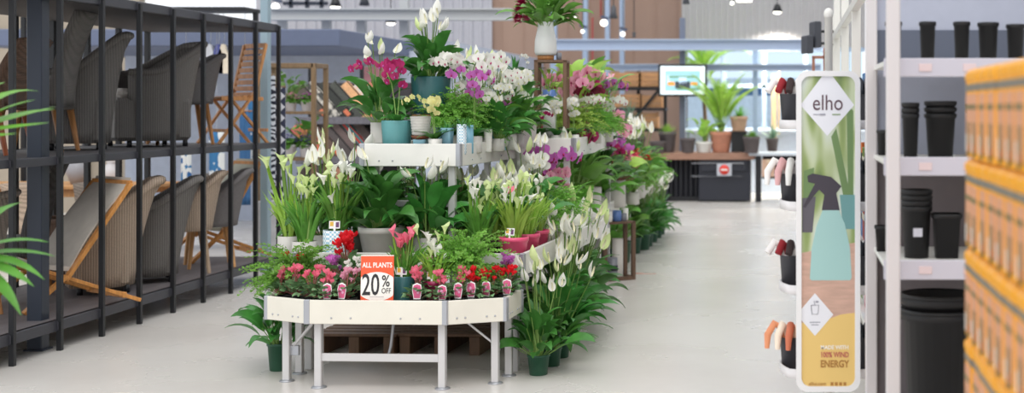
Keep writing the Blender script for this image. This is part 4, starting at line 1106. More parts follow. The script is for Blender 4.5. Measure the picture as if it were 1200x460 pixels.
# hanging blue/pink poster packs over the gondola
hk = T('seed_poster', 'blue and pink flower poster clipped to the gondola above the packets', 'poster', (GX + .12, 7.15 + .2, Z(83, 7.35)))
P('upper_card', MB().box((0, 0, .17), (.13, .012, .14), .002), mat('poster_blue', (84, 142, 196), .5, var=.2, scale=20), hk)
P('lower_card', MB().box((0, -.004, .05), (.13, .012, .12), .002), mat('poster_magenta', (206, 52, 104), .5, var=.4, scale=26), hk)
P('clip', MB().box((0, 0, .25), (.02, .02, .03)).tube([(0, 0, .25), (0, 0, .44)], .003, 4), steel_black, hk)

# spinner stand with glove baskets + banner
SD = 6.65
sx_ = X(971, SD)
sp = T('spinner_stand', 'white spinner stand with round trays of cups behind the banner', 'stand', (sx_, SD, 0))
P('pole', MB().tube([(0, 0, .1), (0, 0, 2.05)], .02, 14).ell((0, 0, 2.06), (.024, .024, .03), 12, 6), white_paint, sp)
P('base', MB().lathe([(0, 0), (.22, 0), (.24, .02), (.22, .06), (.05, .09), (.03, .12), (0, .12)], 28), white_paint, sp)
TZ = [.325, .72, 1.115, 1.50]
for z in TZ:
    P('tray', MB().lathe([(.02, 0), (.235, 0), (.24, .004), (.24, .045), (.232, .045), (.23, .01), (.02, .008)], 32, (0, 0, z), sq=.35), mat('tray_white', (230, 226, 226), .4), sp)
cupm = mat('cup_anthracite', (64, 64, 70), .5)
def glove(t, kind, i):
    cols = {'striped': [(236, 234, 230), (220, 170, 170), (236, 234, 230), (190, 186, 186)], 'floral': [(240, 236, 234), (150, 30, 40), (60, 44, 44), (240, 236, 234)], 'orange': [(226, 150, 110), (244, 226, 206), (210, 120, 90), (240, 200, 170)], 'dark': [(60, 64, 72), (90, 96, 110), (40, 42, 50), (70, 74, 84)]}[kind]
    for q in range(4):
        b = MB(); a = -.9 + .6 * q
        b.tube([(.012 * (q - 1.5), 0, .09), (.02 * (q - 1.5), -.01, .15), (.035 * (q - 1.5), -.03, .17), (.045 * (q - 1.5), -.055, .13), (.045 * (q - 1.5), -.06, .08)][:5 if kind in ('striped', 'orange') else 4], [.012, .014, .015, .014, .009][:5 if kind in ('striped', 'orange') else 4], 8)
        P('glove_finger', b, mat('glove_%s_%d' % (kind, q), cols[q], .9), t)
    P('glove_palm', MB().ell((0, 0, .105), (.034, .025, .03), 12, 7), mat('glove_%s_0' % kind, cols[0], .9), t)
kinds = {1.50: 'floral', 1.115: 'striped', .72: 'floral', .325: 'orange'}
hn = {1.50: 'top', 1.115: 'second', .72: 'third', .325: 'lowest'}
for z in TZ:
    for s_, sn in ((-1, 'left'), (1, 'right')):
        k = kinds[z] if s_ < 0 else 'dark'
        t = T('glove_cup', 'anthracite cup of %s garden gloves on the %s tray, %s side of banner' % (k if k != 'dark' else 'dark', hn[z], sn), 'cup', (sx_ + s_ * .185, SD - .02, z + .012), s_ * .5, 'cups of garden gloves on the spinner', 1.3)
        P('cup', MB().lathe([(0, 0), (.032, 0), (.04, .12), (.042, .122), (.036, .12), (.03, .01), (0, .01)], 20), cupm, t)
        g = MB(); glove(t, k, 0)
# banner
BD = 6.38
bx = X(970.5, BD); bz0 = Z(458, BD); bz1 = Z(83, BD); bw = 75 * BD / F; bh = bz1 - bz0
bn = T('banner_sign', 'tall rounded banner sign with a green plant picture over yellow panel', 'sign', (bx, BD, bz0))
def rrect(w, h, r, z0=0, n=7):
    pts = []
    for cx_, cz_, a0 in ((w / 2 - r, h - r, 0), (-w / 2 + r, h - r, PI / 2), (-w / 2 + r, r, PI), (w / 2 - r, r, 1.5 * PI)):
        for i in range(n + 1): a = a0 + PI / 2 * i / n; pts.append((cx_ + r * math.cos(a), z0 + cz_ + r * math.sin(a)))
    return pts
outer = rrect(bw, bh, .055); inner = rrect(bw - .05, bh - .05, .04, .025)
fb = MB(); n = len(outer)
vs = [(x, -.015, z) for x, z in outer] + [(x, -.015, z) for x, z in inner] + [(x, .015, z) for x, z in outer] + [(x, .015, z) for x, z in inner]
fs_ = []
for i in range(n):
    j = (i + 1) % n
    fs_ += [[i, n + i, n + j, j], [2 * n + i, 2 * n + j, 3 * n + j, 3 * n + i], [i, j, 2 * n + j, 2 * n + i], [n + i, 3 * n + i, 3 * n + j, n + j]]
fb.add(vs, fs_, False); P('frame', fb, mat('banner_frame', (240, 238, 238), .35), bn)
# printed sheet
m, nt, b_, out = newmat('banner_print_green'); tcx = N(nt, 'TexCoord'); mp = N(nt, 'Mapping'); mp.inputs['Scale'].default_value = (9, 1, 2.2); nt.links.new(tcx.outputs['Object'], mp.inputs[0])
nz = N(nt, 'TexNoise'); nz.inputs['Scale'].default_value = 1.3; nz.inputs['Detail'].default_value = 1; nt.links.new(mp.outputs[0], nz.inputs[0])
r_ = ramp(nt, [(.3, (98, 124, 76)), (.45, (150, 168, 104)), (.55, (196, 206, 170)), (.7, (214, 222, 214))]); nt.links.new(nz.outputs[0], r_.inputs[0]); nt.links.new(r_.outputs[0], b_.inputs['Base Color']); b_.inputs['Roughness'].default_value = .35
pr = P('print_sheet', MB().prism(inner, .006), m, bn, (0, 0, 0))
def bz(py): return Z(py, BD) - bz0
def bxp(px): return X(px, BD) - bx
iw = bw - .05
def clipz(z0, z1):
    pts = [(x, z) for x, z in inner if z0 <= z <= z1]
    return pts
tblm = mat('banner_table', (206, 168, 150), .4, var=.14, scale=8, stretch=(1, 1, 6))
P('picture_table', MB().prism([(-iw / 2, bz(386)), (iw / 2, bz(386)), (iw / 2, bz(284)), (-iw / 2, bz(296))], .0075), tblm, bn)
low = [(x, z) for x, z in inner if z < .3]
yl = [(-iw / 2, bz(378))] + [(x, z) for x, z in inner[2 * 8:4 * 8]] + [(iw / 2, bz(366)), (bxp(985), bz(368)), (bxp(975), bz(372))]
P('yellow_panel', MB().prism(yl, .009), mat('banner_yellow', (236, 200, 122), .4), bn)
dm = mat('banner_diamond', (238, 238, 244), .4)
P('logo_diamond', MB().prism([(bxp(969.5), bz(159)), (bxp(1001), bz(123)), (bxp(969.5) + .018, bz(87)), (bxp(969.5) - .018, bz(87)), (bxp(938), bz(123))], .0085), dm, bn)
P('label_diamond', MB().prism([(bxp(955), bz(393)), (bxp(976.5), bz(368)), (bxp(955), bz(343)), (bxp(937), bz(364)), (bxp(937), bz(372))], .0105), dm, bn)
# picture: sprayer bottle and plant pots
mint = mat('banner_mint', (168, 208, 204), .4); mintd = mat('banner_mint_dark', (112, 160, 160), .4)
P('picture_leaves', MB().prism([(bxp(974), bz(160)), (bxp(980), bz(150)), (bxp(998), bz(236)), (bxp(990), bz(238))], .0072).prism([(bxp(992), bz(120)), (bxp(1000), bz(130)), (bxp(1000), bz(230)), (bxp(994), bz(232))], .0073).prism([(bxp(942), bz(200)), (bxp(954), bz(196)), (bxp(952), bz(270)), (bxp(941), bz(272))], .0071), mat('banner_leaf', (112, 140, 88), .4), bn)
P('picture_pot', MB().prism([(bxp(984), bz(228)), (bxp(1002), bz(228)), (bxp(1002), bz(268)), (bxp(988), bz(268))], .0078), mintd, bn)
P('picture_pot', MB().prism([(bxp(940), bz(232)), (bxp(956), bz(230)), (bxp(952), bz(272)), (bxp(940), bz(272))], .0078), mat('banner_plum', (96, 92, 100), .4), bn)
P('picture_sprayer', MB().prism([(bxp(949), bz(326)), (bxp(951), bz(328)), (bxp(996), bz(328)), (bxp(998), bz(325)), (bxp(996), bz(290)), (bxp(990), bz(262)), (bxp(983), bz(246)), (bxp(964), bz(246)), (bxp(957), bz(264)), (bxp(951), bz(292))], .0095), mint, bn)
P('picture_sprayer_head', MB().prism([(bxp(963), bz(246)), (bxp(984), bz(246)), (bxp(980), bz(226)), (bxp(986), bz(218)), (bxp(974), bz(207)), (bxp(952), bz(203)), (bxp(946), bz(206)), (bxp(947), bz(213)), (bxp(955), bz(215)), (bxp(949), bz(226)), (bxp(941), bz(242)), (bxp(944), bz(243)), (bxp(953), bz(230)), (bxp(960), bz(222)), (bxp(966), bz(228))], .0097), mat('banner_spray_head', (66, 60, 70), .4), bn)
tp = mat('banner_text_plum', (92, 62, 74), .4); tg = mat('banner_text_gold', (178, 126, 60), .4); tw = mat('banner_text_white', (250, 244, 232), .4); tgr = mat('banner_text_green', (150, 170, 130), .4); tpk = mat('banner_text_pink', (196, 104, 92), .4)
text('elho', .104, tp, bn, (bxp(970), -.0056, bz(121)), sx=.80)
P('tagline_mark', MB().box((bxp(960), -.0056, bz(134)), (.055, .002, .003), .0004), mat('banner_text_grey', (160, 160, 172), .4), bn)
P('tagline_mark', MB().box((bxp(964), -.0062, bz(134)), (.026, .002, .008), .0004), mat('banner_text_grey', (160, 160, 172)), bn)
P('tagline_mark', MB().box((bxp(980), -.0056, bz(134)), (.038, .002, .006), .0004), tgr, bn)
text('MADE WITH', .026, tw, bn, (bxp(978), -.0060, bz(406.5)), bold=.0006, sx=.9)
text('100% WIND', .035, tpk, bn, (bxp(978), -.0060, bz(415.2)), bold=.0008, sx=.72)
text('ENERGY', .046, tg, bn, (bxp(978), -.0060, bz(426)), bold=.0012, sx=.78)
text('elho.com', .022, tg, bn, (bxp(958), -.0066, bz(449)))
P('lettering', (lambda b: [b.box((bxp(975 + 5 * q), -.0055, bz(449)), (.013, .002, .015), .0004) for q in range(4)] and b)(MB()), tg, bn)
P('lettering', (lambda b: b.box((0, 0, 0), (.05, .001, .004)).box((0, 0, -.012), (.035, .001, .004)))(MB()), mat('banner_text_grey', (160, 160, 172), .4), bn, (bxp(955), -.0062, bz(377)))
P('pot_symbol', MB().tube([(-.018, 0, .02), (-.014, 0, -.022), (.014, 0, -.022), (.018, 0, .02), (-.018, 0, .02)], .0016, 4).tube([(0, 0, .02), (-.004, 0, .04)], .0016, 4).ell((.01, 0, .036), (.008, .001, .005), 8, 4), mat('banner_text_grey', (160, 160, 172)), bn, (bxp(955), -.0062, bz(362)))
for q in (.8, .25): P('bracket', MB().box((0, .14, bh * q), (.03, .24, .02)), white_paint, bn)

# front shelving with black planters
QD = 5.3
sh = T('planter_shelving', 'white shelving unit with stacked black planters beside yellow cartons', 'shelving', (X(1047, QD), QD, 0))
def sq(n, mb, m, lb=None): return P(n, mb, m, sh, (-X(1047, QD), -QD, 0), label=lb)
xl = X(1032, 5.45); xr = 1.45
sq('upright', MB().box((X(1046.5, 5.15), 5.15, 1.5), (.052, .05, 3.0), .005), mat('post_white', (214, 208, 208), .45))
sq('upright', MB().box((X(1021, 5.9), 5.9, 1.5), (.05, .05, 3.0), .005), mat('post_white', (214, 208, 208)))
panel = mat('panel_grey_blue', (176, 180, 196), .5, var=.03)
sq('back_panel', MB().box(((xl + xr) / 2, 5.93, 2.1), (xr - xl, .02, 1.4), .002), panel)
sq('back_panel', MB().box(((xl + xr) / 2, 5.93, .69), (xr - xl, .02, 1.38), .002), mat('panel_shade_taupe', (112, 104, 106), .6, var=.04), 'lower back panel darkened to paint in shade')  # lower panel coloured darker to stand in for shade in the compartments
sq('side_panel', MB().box((xr, 5.6, 1.35), (.02, .66, 2.7), .002), mat('panel_shade_taupe', (112, 104, 106)))  # unseen end panel added to keep light off the shelves, same shade-darkened colour
sq('stripe_panel', MB().box(((xl + xr) / 2, 5.915, Z(54, 5.9)), (xr - xl, .01, .14), .002), mat('panel_slate', (92, 98, 114), .5))
SZ = [(Z(70, 5.3), .062, 'top'), (Z(185, 5.3), .062, 'mid'), (Z(305, 5.3), .065, 'low'), (.25, .05, 'base')]
for z, h, nm in SZ:
    sq('shelf', MB().box(((xl + xr) / 2, 5.58, z - .015), (xr - xl, .62, .02), .003), white_paint)
    sq('shelf_edge', MB().box(((xl + xr) / 2, 5.27, z - h / 2), (xr - xl, .015, h + .01), .003), mat('shelf_edge_lilac', (204, 200, 210), .4))
    if nm != 'base':
        for q in range(4): sq('price_strip', MB().box((xl + .16 + .17 * q, 5.26, z - h / 2), (.05, .004, .03), .001), mat('price_pink', (226, 204, 204), .5))
sq('bottom_panel', MB().box(((xl + xr) / 2, 5.3, .11), (xr - xl, .03, .22), .003), white_paint)
pm_ = mat('planter_black', (24, 23, 25), .55)
def planter_stack(px, D, z, r, h, n, lb, grp, sqr=0, label_on=False, step=.02, cat='planter'):
    """each nested planter is a thing of its own"""
    for i in range(n):
        l = lb if n == 1 else lb + (', topmost in stack' if i == n - 1 else ', lowest in stack' if i == 0 else ', %s up in stack' % ['', 'second', 'third', 'fourth', 'fifth'][i])
        t = T('planter', l, cat, (X(px, D), D, z + i * step), 0, grp)
        def mk(): return MB().lathe([(0, 0), (r * .8, 0), (r * .96, h * .93), (r * 1.04, h * .93), (r * 1.04, h), (r * .94, h), (r * .78, .012), (0, .012)], 24, sq=sqr).mesh('body', pm_)
        P('body', cached(('pls', r, h, sqr), mk), pm_, t)
        def mk3(): return MB().lathe([(r * 1.0, 0), (r * 1.07, .002), (r * 1.07, .012), (r * .98, .014)], 24, (0, 0, h - .008), sq=sqr).mesh('rim', black_pl)
        P('rim', cached(('rim', r, h, sqr), mk3), None, t)
        if label_on and i == 0: P('price_label', MB().box((.0, -r * .93, h * .52), (.036, .002, .034), .0005), mat('label_lilac_white', (206, 206, 216), .4), t)
zt, zm, zlw = SZ[0][0] - .004, SZ[1][0] - .004, SZ[2][0] - .004
for px, w, h, lb in ((1047, 20, .155, 'slim black planter hidden partly by the white post on top shelf'), (1087, 20, .155, 'slim black planter standing next right of the white post on top shelf'), (1127, 20, .155, 'slim black planter in the middle of top shelf'), (1158, 25, .152, 'wider black planter right of centre on top shelf'), (1190, 22, .145, 'black planter at the right edge of top shelf')):
    planter_stack(px, 5.45, zt, w / 2 * 5.45 / F / 1.04, h, 1, lb, 'black planters on the top shelf', .0)
planter_stack(1067, 5.45, zm, .034, .17, 3, 'round black planter left on middle shelf', 'stacked planters on the middle shelf', 0, step=.022)
planter_stack(1102, 5.48, zm, .062, .17, 3, 'large round black planter right on middle shelf', 'stacked planters on the middle shelf', 0, step=.025)
planter_stack(1036, 5.75, zm, .03, .1, 1, 'low dark planter at the left end of middle shelf', 'stacked planters on the middle shelf', 0)
planter_stack(1146, 5.6, zm, .05, .19, 2, 'dark planter half hidden by yellow cartons on middle shelf', 'stacked planters on the middle shelf', 0)
planter_stack(1074, 5.45, zlw, .060, .2, 4, 'big round black planter with price label on low shelf', 'stacked planters on the low shelf', 0, True, .022)
planter_stack(1109, 5.45, zlw, .056, .17, 1, 'square black planter with lid on low shelf', 'stacked planters on the low shelf', .8)
planter_stack(1035, 5.7, zlw, .035, .1, 1, 'low dark planter at the left end of low shelf', 'stacked planters on the low shelf', .8)
planter_stack(1100, 5.55, .246, .15, .54, 2, 'very large round black planter on bottom shelf', 'large planters on the bottom shelf', 0, False, .06)
# yellow cartons
ycol = mat('carton_yellow', (244, 168, 8), .45, var=.04); ysal = mat('carton_salmon', (216, 156, 118), .5, var=.08, scale=30, stretch=(1, 1, .4)); ygr = mat('carton_grey', (122, 116, 104), .5); yor = mat('carton_orange', (232, 120, 40), .5)
ypl = mat('carton_olive', (126, 112, 70), .5)
BX = .517
pal = T('pallet', 'wooden pallet carrying the yellow carton stacks', 'pallet', (BX + .2, 3.55, 0))
mb = MB()
for i in range(5): mb.box((-.16 + i * .09, 0, .13), (.075, 1.2, .02), .003)
P('deck_boards', mb, pine, pal)
for i in range(3): P('bearer', MB().box((-.14 + i * .15, 0, .06), (.07, 1.2, .12), .004), pine, pal)
def mcarton():
    """carton: yellow body with rounded lid band, grey strap, printed panel on the aisle side"""
    b = MB(); hh = .258; w = .141; d = .4
    b.box((d / 2, 0, hh / 2 - .012), (d, w, hh - .026), .004)
    return b.mesh('body', ycol)
rn = ['topmost', 'second', 'third', 'fourth', 'fifth', 'bottom']; cn_ = ['nearest', 'second', 'third', 'fourth', 'fifth', 'sixth', 'farthest']
for r in range(6):
    z = 1.716 - .26 * (r + 1)
    for c in range(7):
        y = 3.055 + .1465 * c
        t = T('yellow_carton', 'yellow printed carton, %s layer from the top, %s in its row' % (rn[r], cn_[c] if 0 < c < 6 else cn_[c] + ' to the shelf' if c == 6 else 'nearest'), 'carton', (BX + jit(.003), y, z), jit(.008), 'stacked yellow cartons')
        t['label'] = 'yellow printed carton, %s layer of the stack, %s column' % (rn[r], ['nearest', 'second nearest', 'third nearest', 'middle', 'third farthest', 'second farthest', 'farthest'][c])
        P('body', cached('cart', mcarton), None, t)
        def mlid(): return MB().box((.2, 0, .235), (.408, .1455, .042), .012).mesh('lid', ycol)
        P('lid', cached('cartlid', mlid), None, t)
        def mstrap(): return MB().box((.2, 0, .203), (.404, .1445, .022), .003).mesh('strap', ygr)
        P('strap', cached('cartstrap', mstrap), None, t, label='grey strap')
        def mpan():
            b = MB(); b.box((-.001, 0, .105), (.004, .108, .16), .001, mi=0)
            b.box((-.0035, 0, .148), (.002, .1, .014), .0003, mi=1).box((-.0035, -.03, .06), (.002, .012, .09), .0003, mi=1).box((-.0035, .012, .055), (.002, .016, .1), .0003, mi=1).box((-.0035, .04, .045), (.002, .014, .05), .0003, mi=2).box((-.0035, -.005, .032), (.002, .012, .02), .0003, mi=3)
            return b.mesh('printed_panel', [ysal, ypl, white_paint, yor])
        P('printed_panel', cached('cartpan', mpan), None, t)

# foreground palm at the left edge
fp = T('fan_palm', 'broad-bladed foreground palm entering at the left edge before the rack', 'plant', (X(-48, 5.2), 5.2, 0))
pot_parts(fp, 'taper', black_pl, .17, .3)
P('stem', MB().tube([(0, 0, .25), (.02, 0, .9), (0, 0, 1.52)], [.025, .02, .014], 8), wood('palm_trunk', (120, 100, 78)), fp)
def fan(seed, zc, specs):
    b = MB()
    for (azd, el0, el1, L, W) in specs: b.leaf((0, 0, 0), math.radians(azd), math.radians(el0), math.radians(el1), L, W, 9, 'lance', .25, .3)
    r = random.Random(seed)
    for i in range(7): b.leaf((0, 0, 0), math.radians(r.uniform(60, 300)), math.radians(r.uniform(10, 60)), math.radians(r.uniform(-30, 10)), .4, .05, 8, 'lance', .25, .2)
    return b
gpalm = mat('leaf_palm_fg', (110, 168, 62), .4, var=.2, trans=.25)
P('leaf_cluster', fan(1, 0, [(0, 22, 4, .38, .06), (8, 18, 16, .36, .05), (-12, 6, 8, .40, .06), (-6, 32, 10, .34, .055), (-25, -4, 10, .34, .05)]), gpalm, fp, (0, 0, 1.50))
P('leaf_cluster', fan(2, 0, [(0, 30, -16, .36, .04), (4, 16, -18, .36, .04), (-14, 0, -36, .36, .06), (-20, -12, -60, .38, .06), (-4, 10, -44, .36, .055)]), mat('leaf_palm_fg2', (92, 150, 60), .4, var=.35, scale=5, trans=.25), fp, (0, 0, 1.02))
# ================================================================== PLANT BENCHES
A1 = math.radians(3.0); O1 = Vector((-2.345, 7.75, 0))
def d1(u, v, z=0):
    return (O1.x + u * math.sin(A1) + v * math.cos(A1), O1.y + u * math.cos(A1) - v * math.sin(A1), z)
metal_leg = mat('leg_grey_white', (206, 204, 204), .4, .2)
deck_m = mat('tray_deck', (170, 166, 158), .7, var=.1)
# lower half-octagon bench
b1 = T('plant_bench', 'low cream half-octagon plant bench carrying the price sign', 'bench', d1(0, 0), -A1)
outl = [(-.40, 0), (.40, 0), (.70, .155), (.70, .50), (-.70, .50), (-.70, .155)]
def lip(parent, pts, z0, z1, m, edges, closed_deck=True, cm=alu):
    for k_, (a, b_) in enumerate(edges):
        p, q = pts[a], pts[b_]
        P('side_board', MB().bar((p[0], p[1], (z0 + z1) / 2), (q[0], q[1], (z0 + z1) / 2), .022, z1 - z0, .003) , m, parent)
        dx, dy = q[0] - p[0], q[1] - p[1]; L = math.hypot(dx, dy)
        def mkb(): return MB().ell((0, 0, 0), (.006, .006, .006), 6, 4).mesh('bolt', alu)
        for e in (.18, .32, .68, .82): P('bolt', cached('bolt', mkb), None, parent, (p[0] + dx * e + dy / L * .012, p[1] + dy * e - dx / L * .012, z0 + .035))
    for a in sorted(set(i for e in edges for i in e)):
        P('corner_post', MB().box((pts[a][0], pts[a][1], (z0 + z1) / 2), (.034, .034, z1 - z0 + .004), .004, rz=.2 if pts[a][0] < 0 else -.2), cm, parent)
LZ0, LZ1 = .377, .512
lip(b1, outl, LZ0, LZ1, cream_paint, [(0, 1), (1, 2), (2, 3), (3, 4), (4, 5), (5, 0)])
def deck(parent, pts, z, th=.02):
    n = len(pts); vs = [(x, y, z) for x, y in pts] + [(x, y, z - th) for x, y in pts]
    fs = [list(range(n)), list(range(n, 2 * n))[::-1]] + [[i, n + i, n + (i + 1) % n, (i + 1) % n] for i in range(n)]
    return P('deck', MB().add(vs, fs, False), deck_m, parent)
deck(b1, outl, .43)
for x, y in ((-.36, .07), (.36, .07), (-.62, .24), (.62, .24), (.64, .47), (-.64, .47)):
    lg_ = P('leg', MB().box((x, y, .19), (.042, .042, .38), .004), metal_leg, b1)
    P('foot_plate', MB().lathe([(0, 0), (.045, 0), (.04, .008), (.02, .014), (0, .014)], 16, (x, y, 0)), alu, lg_)
P('stretcher', MB().box((0, .07, .175), (.70, .02, .045), .003), metal_leg, b1)
P('brace', MB().bar((-.60, .26, .19), (-.40, .12, .38), .014), metal_leg, b1); P('brace', MB().bar((.60, .24, .24), (.44, .2, .38), .012), metal_leg, b1)
P('brace_plate', MB().box((-.58, .25, .18), (.06, .02, .06)), alu, b1); P('brace_plate', MB().box((.62, .3, .2), (.02, .05, .05)), alu, b1)
P('hook_strut', MB().tube([(.0, .3, .38), (-.02, .3, .2), (-.04, .3, .13)], .009, 6), alu, b1)

def long_bench(name, lb, fr, u0, u1, v0, v1, z0, z1, m, legs=True):
    """fr maps local (u forward, v right) to the world"""
    L = u1 - u0; t = T(name, lb, 'bench', fr((u0), (v0 + v1) / 2), -A1 if fr is d1 else 0)
    w = v1 - v0; pts = [(-w / 2, 0), (w / 2, 0), (w / 2, L), (-w / 2, L)]
    lip(t, pts, z0, z1, m, [(0, 1), (1, 2), (2, 3), (3, 0)])
    deck(t, pts, z1 - .075)
    if legs:
        n = max(2, int(L / 1.3) + 1)
        for i in range(n):
            y = .06 + (L - .12) * i / (n - 1)
            for sx in (-1, 1): P('leg', MB().box((sx * (w / 2 - .06), y, z0 / 2 if legs is True else (z0 + legs) / 2), (.045, .045, z0 if legs is True else z0 - legs), .004), metal_leg, t)
            P('crossbar', MB().box((0, y, (z0 + (0 if legs is True else legs)) / 2 + .05), (w - .12, .025, .04), .003), metal_leg, t)
    return t
long_bench('plant_bench', 'middle-height white plant bench right behind the low cream bench', d1, .555, 3.3, -.70, .70, .588, .723, white_paint)
long_bench('plant_bench', 'upper narrow white plant bench nearest the front, lined with blue pots', d1, .86, 2.28, -.40, .22, 1.236, 1.378, white_paint, .66)
def d2(u, v, z=0): return (-2.38 + v, u, z)
long_bench('plant_bench', 'long white plant bench forming the far half of the display', d2, 11.3, 16.5, -.70, .70, .588, .723, white_paint)
long_bench('plant_bench', 'upper white plant bench at the rear carrying the vase stand and orchids', lambda u, v, z=0: (-1.98 + v, u, z), 10.25, 12.7, -.36, .36, 1.236, 1.378, white_paint, .66)
TA, TB, TC = .432, .652, 1.306   # deck heights

# price sign
sg = T('price_sign', 'orange and white ALL PLANTS 20% OFF card standing on the low bench', 'sign', (X(441.5, 7.80), 7.80, .432), 0)
sg.rotation_euler = (-.06, 0, .02)
sW, sH = .187, .33; so = mat('sign_orange', (240, 92, 52), .45); sw_ = mat('sign_white', (246, 242, 234), .45); sk = mat('sign_ink', (38, 36, 40), .5)
P('card', MB().box((0, 0, sH / 2), (sW, .006, sH), .001), so, sg)
def ellip(rx, rz, cz, n=36, x0=None):
    return [(max(-sW / 2 + .001, min(sW / 2 - .001, rx * math.cos(2 * PI * i / n))), cz + rz * math.sin(2 * PI * i / n)) for i in range(n)]
P('white_oval', MB().prism(ellip(.118, .082, sH - .178), .0075), sw_, sg)
P('white_band', MB().box((0, 0, sH - .003), (sW, .0078, .005), .0004), sw_, sg)
text('ALL PLANTS', .040, sw_, sg, (0, -.0045, sH - .058), bold=.0008, sx=.78)
text('20', .172, sk, sg, (-.036, -.0052, sH - .174), bold=.0012, sx=.60)
text('%', .092, sk, sg, (.050, -.0052, sH - .150), bold=.0008, sx=.75)
text('OFF', .044, sk, sg, (.053, -.0052, sH - .204), sx=.72)
P('fine_print', MB().box((0, -.0045, sH - .236), (.08, .001, .004), .0003), mat('sign_fine_grey', (206, 200, 200), .5), sg)

# ================================================================== PLANTS ON THE LOW BENCH
def low(px, D): return (X(px, D), D, TA + .002)
cyc = [(329, 8.06, petal_pink, 'pink cyclamen at the far left end of the low bench'), (346, 8.0, petal_pink, 'pink cyclamen second from the left corner of the low bench'), (366, 7.93, petal_pink, 'pink cyclamen left of the first labelled one on the low bench'),
 (383, 7.86, petal_pink, 'pink cyclamen with pink picture label in front of the white and blue pot'), (406, 7.86, petal_lpink, 'pale pink cyclamen with picture label left of the price sign'),
 (490, 7.86, petal_pink, 'pink cyclamen with picture label right of the teal pot'), (517, 7.84, petal_pink, 'pink cyclamen with picture label in front of white calla lily'), (539, 7.89, petal_pink, 'pink cyclamen at the right front corner of low bench'),
 (556, 7.93, petal_red, 'red cyclamen next right of the corner pink cyclamen'), (573.5, 7.98, petal_red, 'red cyclamen second from the right end of low bench'), (591, 8.03, petal_red, 'red cyclamen at the right end of the low bench')]
for i, (px, D, pm, lb) in enumerate(cyc):
    cyclamen(low(px, D), lb, pm, v=i, sc=R.uniform(1.0, 1.1), nf=9, label_on=(i not in (0, 1, 2)))
for px, D, pm, lb, nf in ((338, 8.2, petal_red, 'deep red cyclamen behind the left pink cyclamens', 9), (391, 8.05, petal_pur, 'magenta cyclamen before the white and blue pot', 9), (418, 8.0, petal_w, 'white cyclamen left behind the price sign', 8), (504, 8.02, petal_lpink, 'pale pink cyclamen squeezed before the magenta calla pot', 7), (594, 8.2, petal_pur, 'lilac cyclamen below the pink calla pot', 10)):
    cyclamen(low(px, D), lb, pm, v=i, sc=1.15, nf=nf, label_on=False, pot=('square', black_pl, .045, .1))
teal = mat('pot_teal', (96, 158, 160), .3, var=.05); teal_d = mat('pot_teal_deep', (60, 112, 116), .3, var=.05); skyb = mat('pot_sky_blue', (142, 188, 204), .35); greyp = mat('pot_grey_white', (206, 202, 196), .5, var=.05)
pinkp = mat('pot_pink', (236, 90, 130), .35); magp = mat('pot_magenta', (160, 34, 84), .35); whp = mat('pot_white_rib', (238, 236, 230), .35)
dotp = pattern('pot_blue_dots', 'dots', [(0, (238, 236, 234)), (.5, (150, 190, 210))], 80)
dkp = mat('pot_dark_brown', (70, 50, 44), .5); bluep = mat('pot_blue', (92, 124, 184), .3)
fern(low(348, 8.2), 'feathery green maidenhair fern at the left of low bench', None, 0, 1.25, ('cyl', skyb, .06, .12), L=.26)
fern(low(327, 8.22), 'small trailing maidenhair fern at the left rim of low bench', None, 1, .85, ('cyl', whp, .06, .12), L=.24)
fern(low(543, 8.15), 'bushy maidenhair fern in the middle right of low bench', None, 2, 1.35, ('cyl', whp, .06, .16), L=.26, n=90)
fern(low(566, 8.12), 'smaller maidenhair fern right of the bushy one on low bench', None, 1, .85, ('cyl', whp, .055, .12), L=.24)
cyclamen(low(408, 8.12), 'large bright red cyclamen left behind the price sign', petal_red, 'potted cyclamens', 1, 1.7, 12, False, ('taper', skyb, .05, .10))
t = calla(low(473, 7.98), 'pink miniature calla lily in dark teal ribbed pot right of price sign', None, 1, .95, 14, (.16, .3), ('rib', teal_d, .068, .2), petal_pink, G_mid, True, .26)
t = calla(low(509, 8.0), 'white miniature calla lily in magenta pot on low bench', None, 2, .95, 13, (.2, .34), ('taper', magp, .065, .17), petal_w, G_light, True, .26)
tuft(low(425, 8.06), 'blue-grey ribbed pot of grassy leaves half hidden by the price sign', 'potted_grass', G_mid, 3, .9, 50, .2, .014, 50, 50, ('rib', mat('pot_slate_blue', (112, 140, 160), .35), .06, .15))

# middle bench, front row (D about 8.5)
def mid(px, D): return (X(px, D), D, TB + .002)
calla(mid(357, 8.42), 'tall green-stemmed white calla lily at left end of middle bench', None, 0, 1.0, 14, (.28, .40), ('cyl', greyp, .075, .13), petal_cream, G_mid, False, .36)
calla(mid(396, 8.42), 'tall white calla lily in white pot with blue dots on middle bench', None, 1, 1.05, 18, (.26, .38), ('cyl', dotp, .084, .19), petal_w, G_mid, True, .36)
peace_lily(mid(447, 8.5), 'large dark-leaved peace lily in wide grey pot left of middle bench', None, 0, 1.25, 1, (.36, .44), ('taper', greyp, .11, .17), G_dark, nl=50, spread=1.0)
peace_lily(mid(500, 8.6), 'peace lily with long white spathes in centre of middle bench', None, 1, 1.15, 7, (.36, .46), ('cyl', greyp, .075, .12), G_dark)
peace_lily(mid(528, 8.9), 'peace lily behind the calla lilies under the upper bench corner', None, 3, 1.0, 9, (.3, .42), ('cyl', whp, .075, .12), G_dark)
calla(mid(561, 8.46), 'tall calla lily with one yellow bloom left of the pink pots', None, 0, 1.0, 16, (.28, .40), ('taper', dkp, .07, .11), petal_w, G_mid, False, .34)
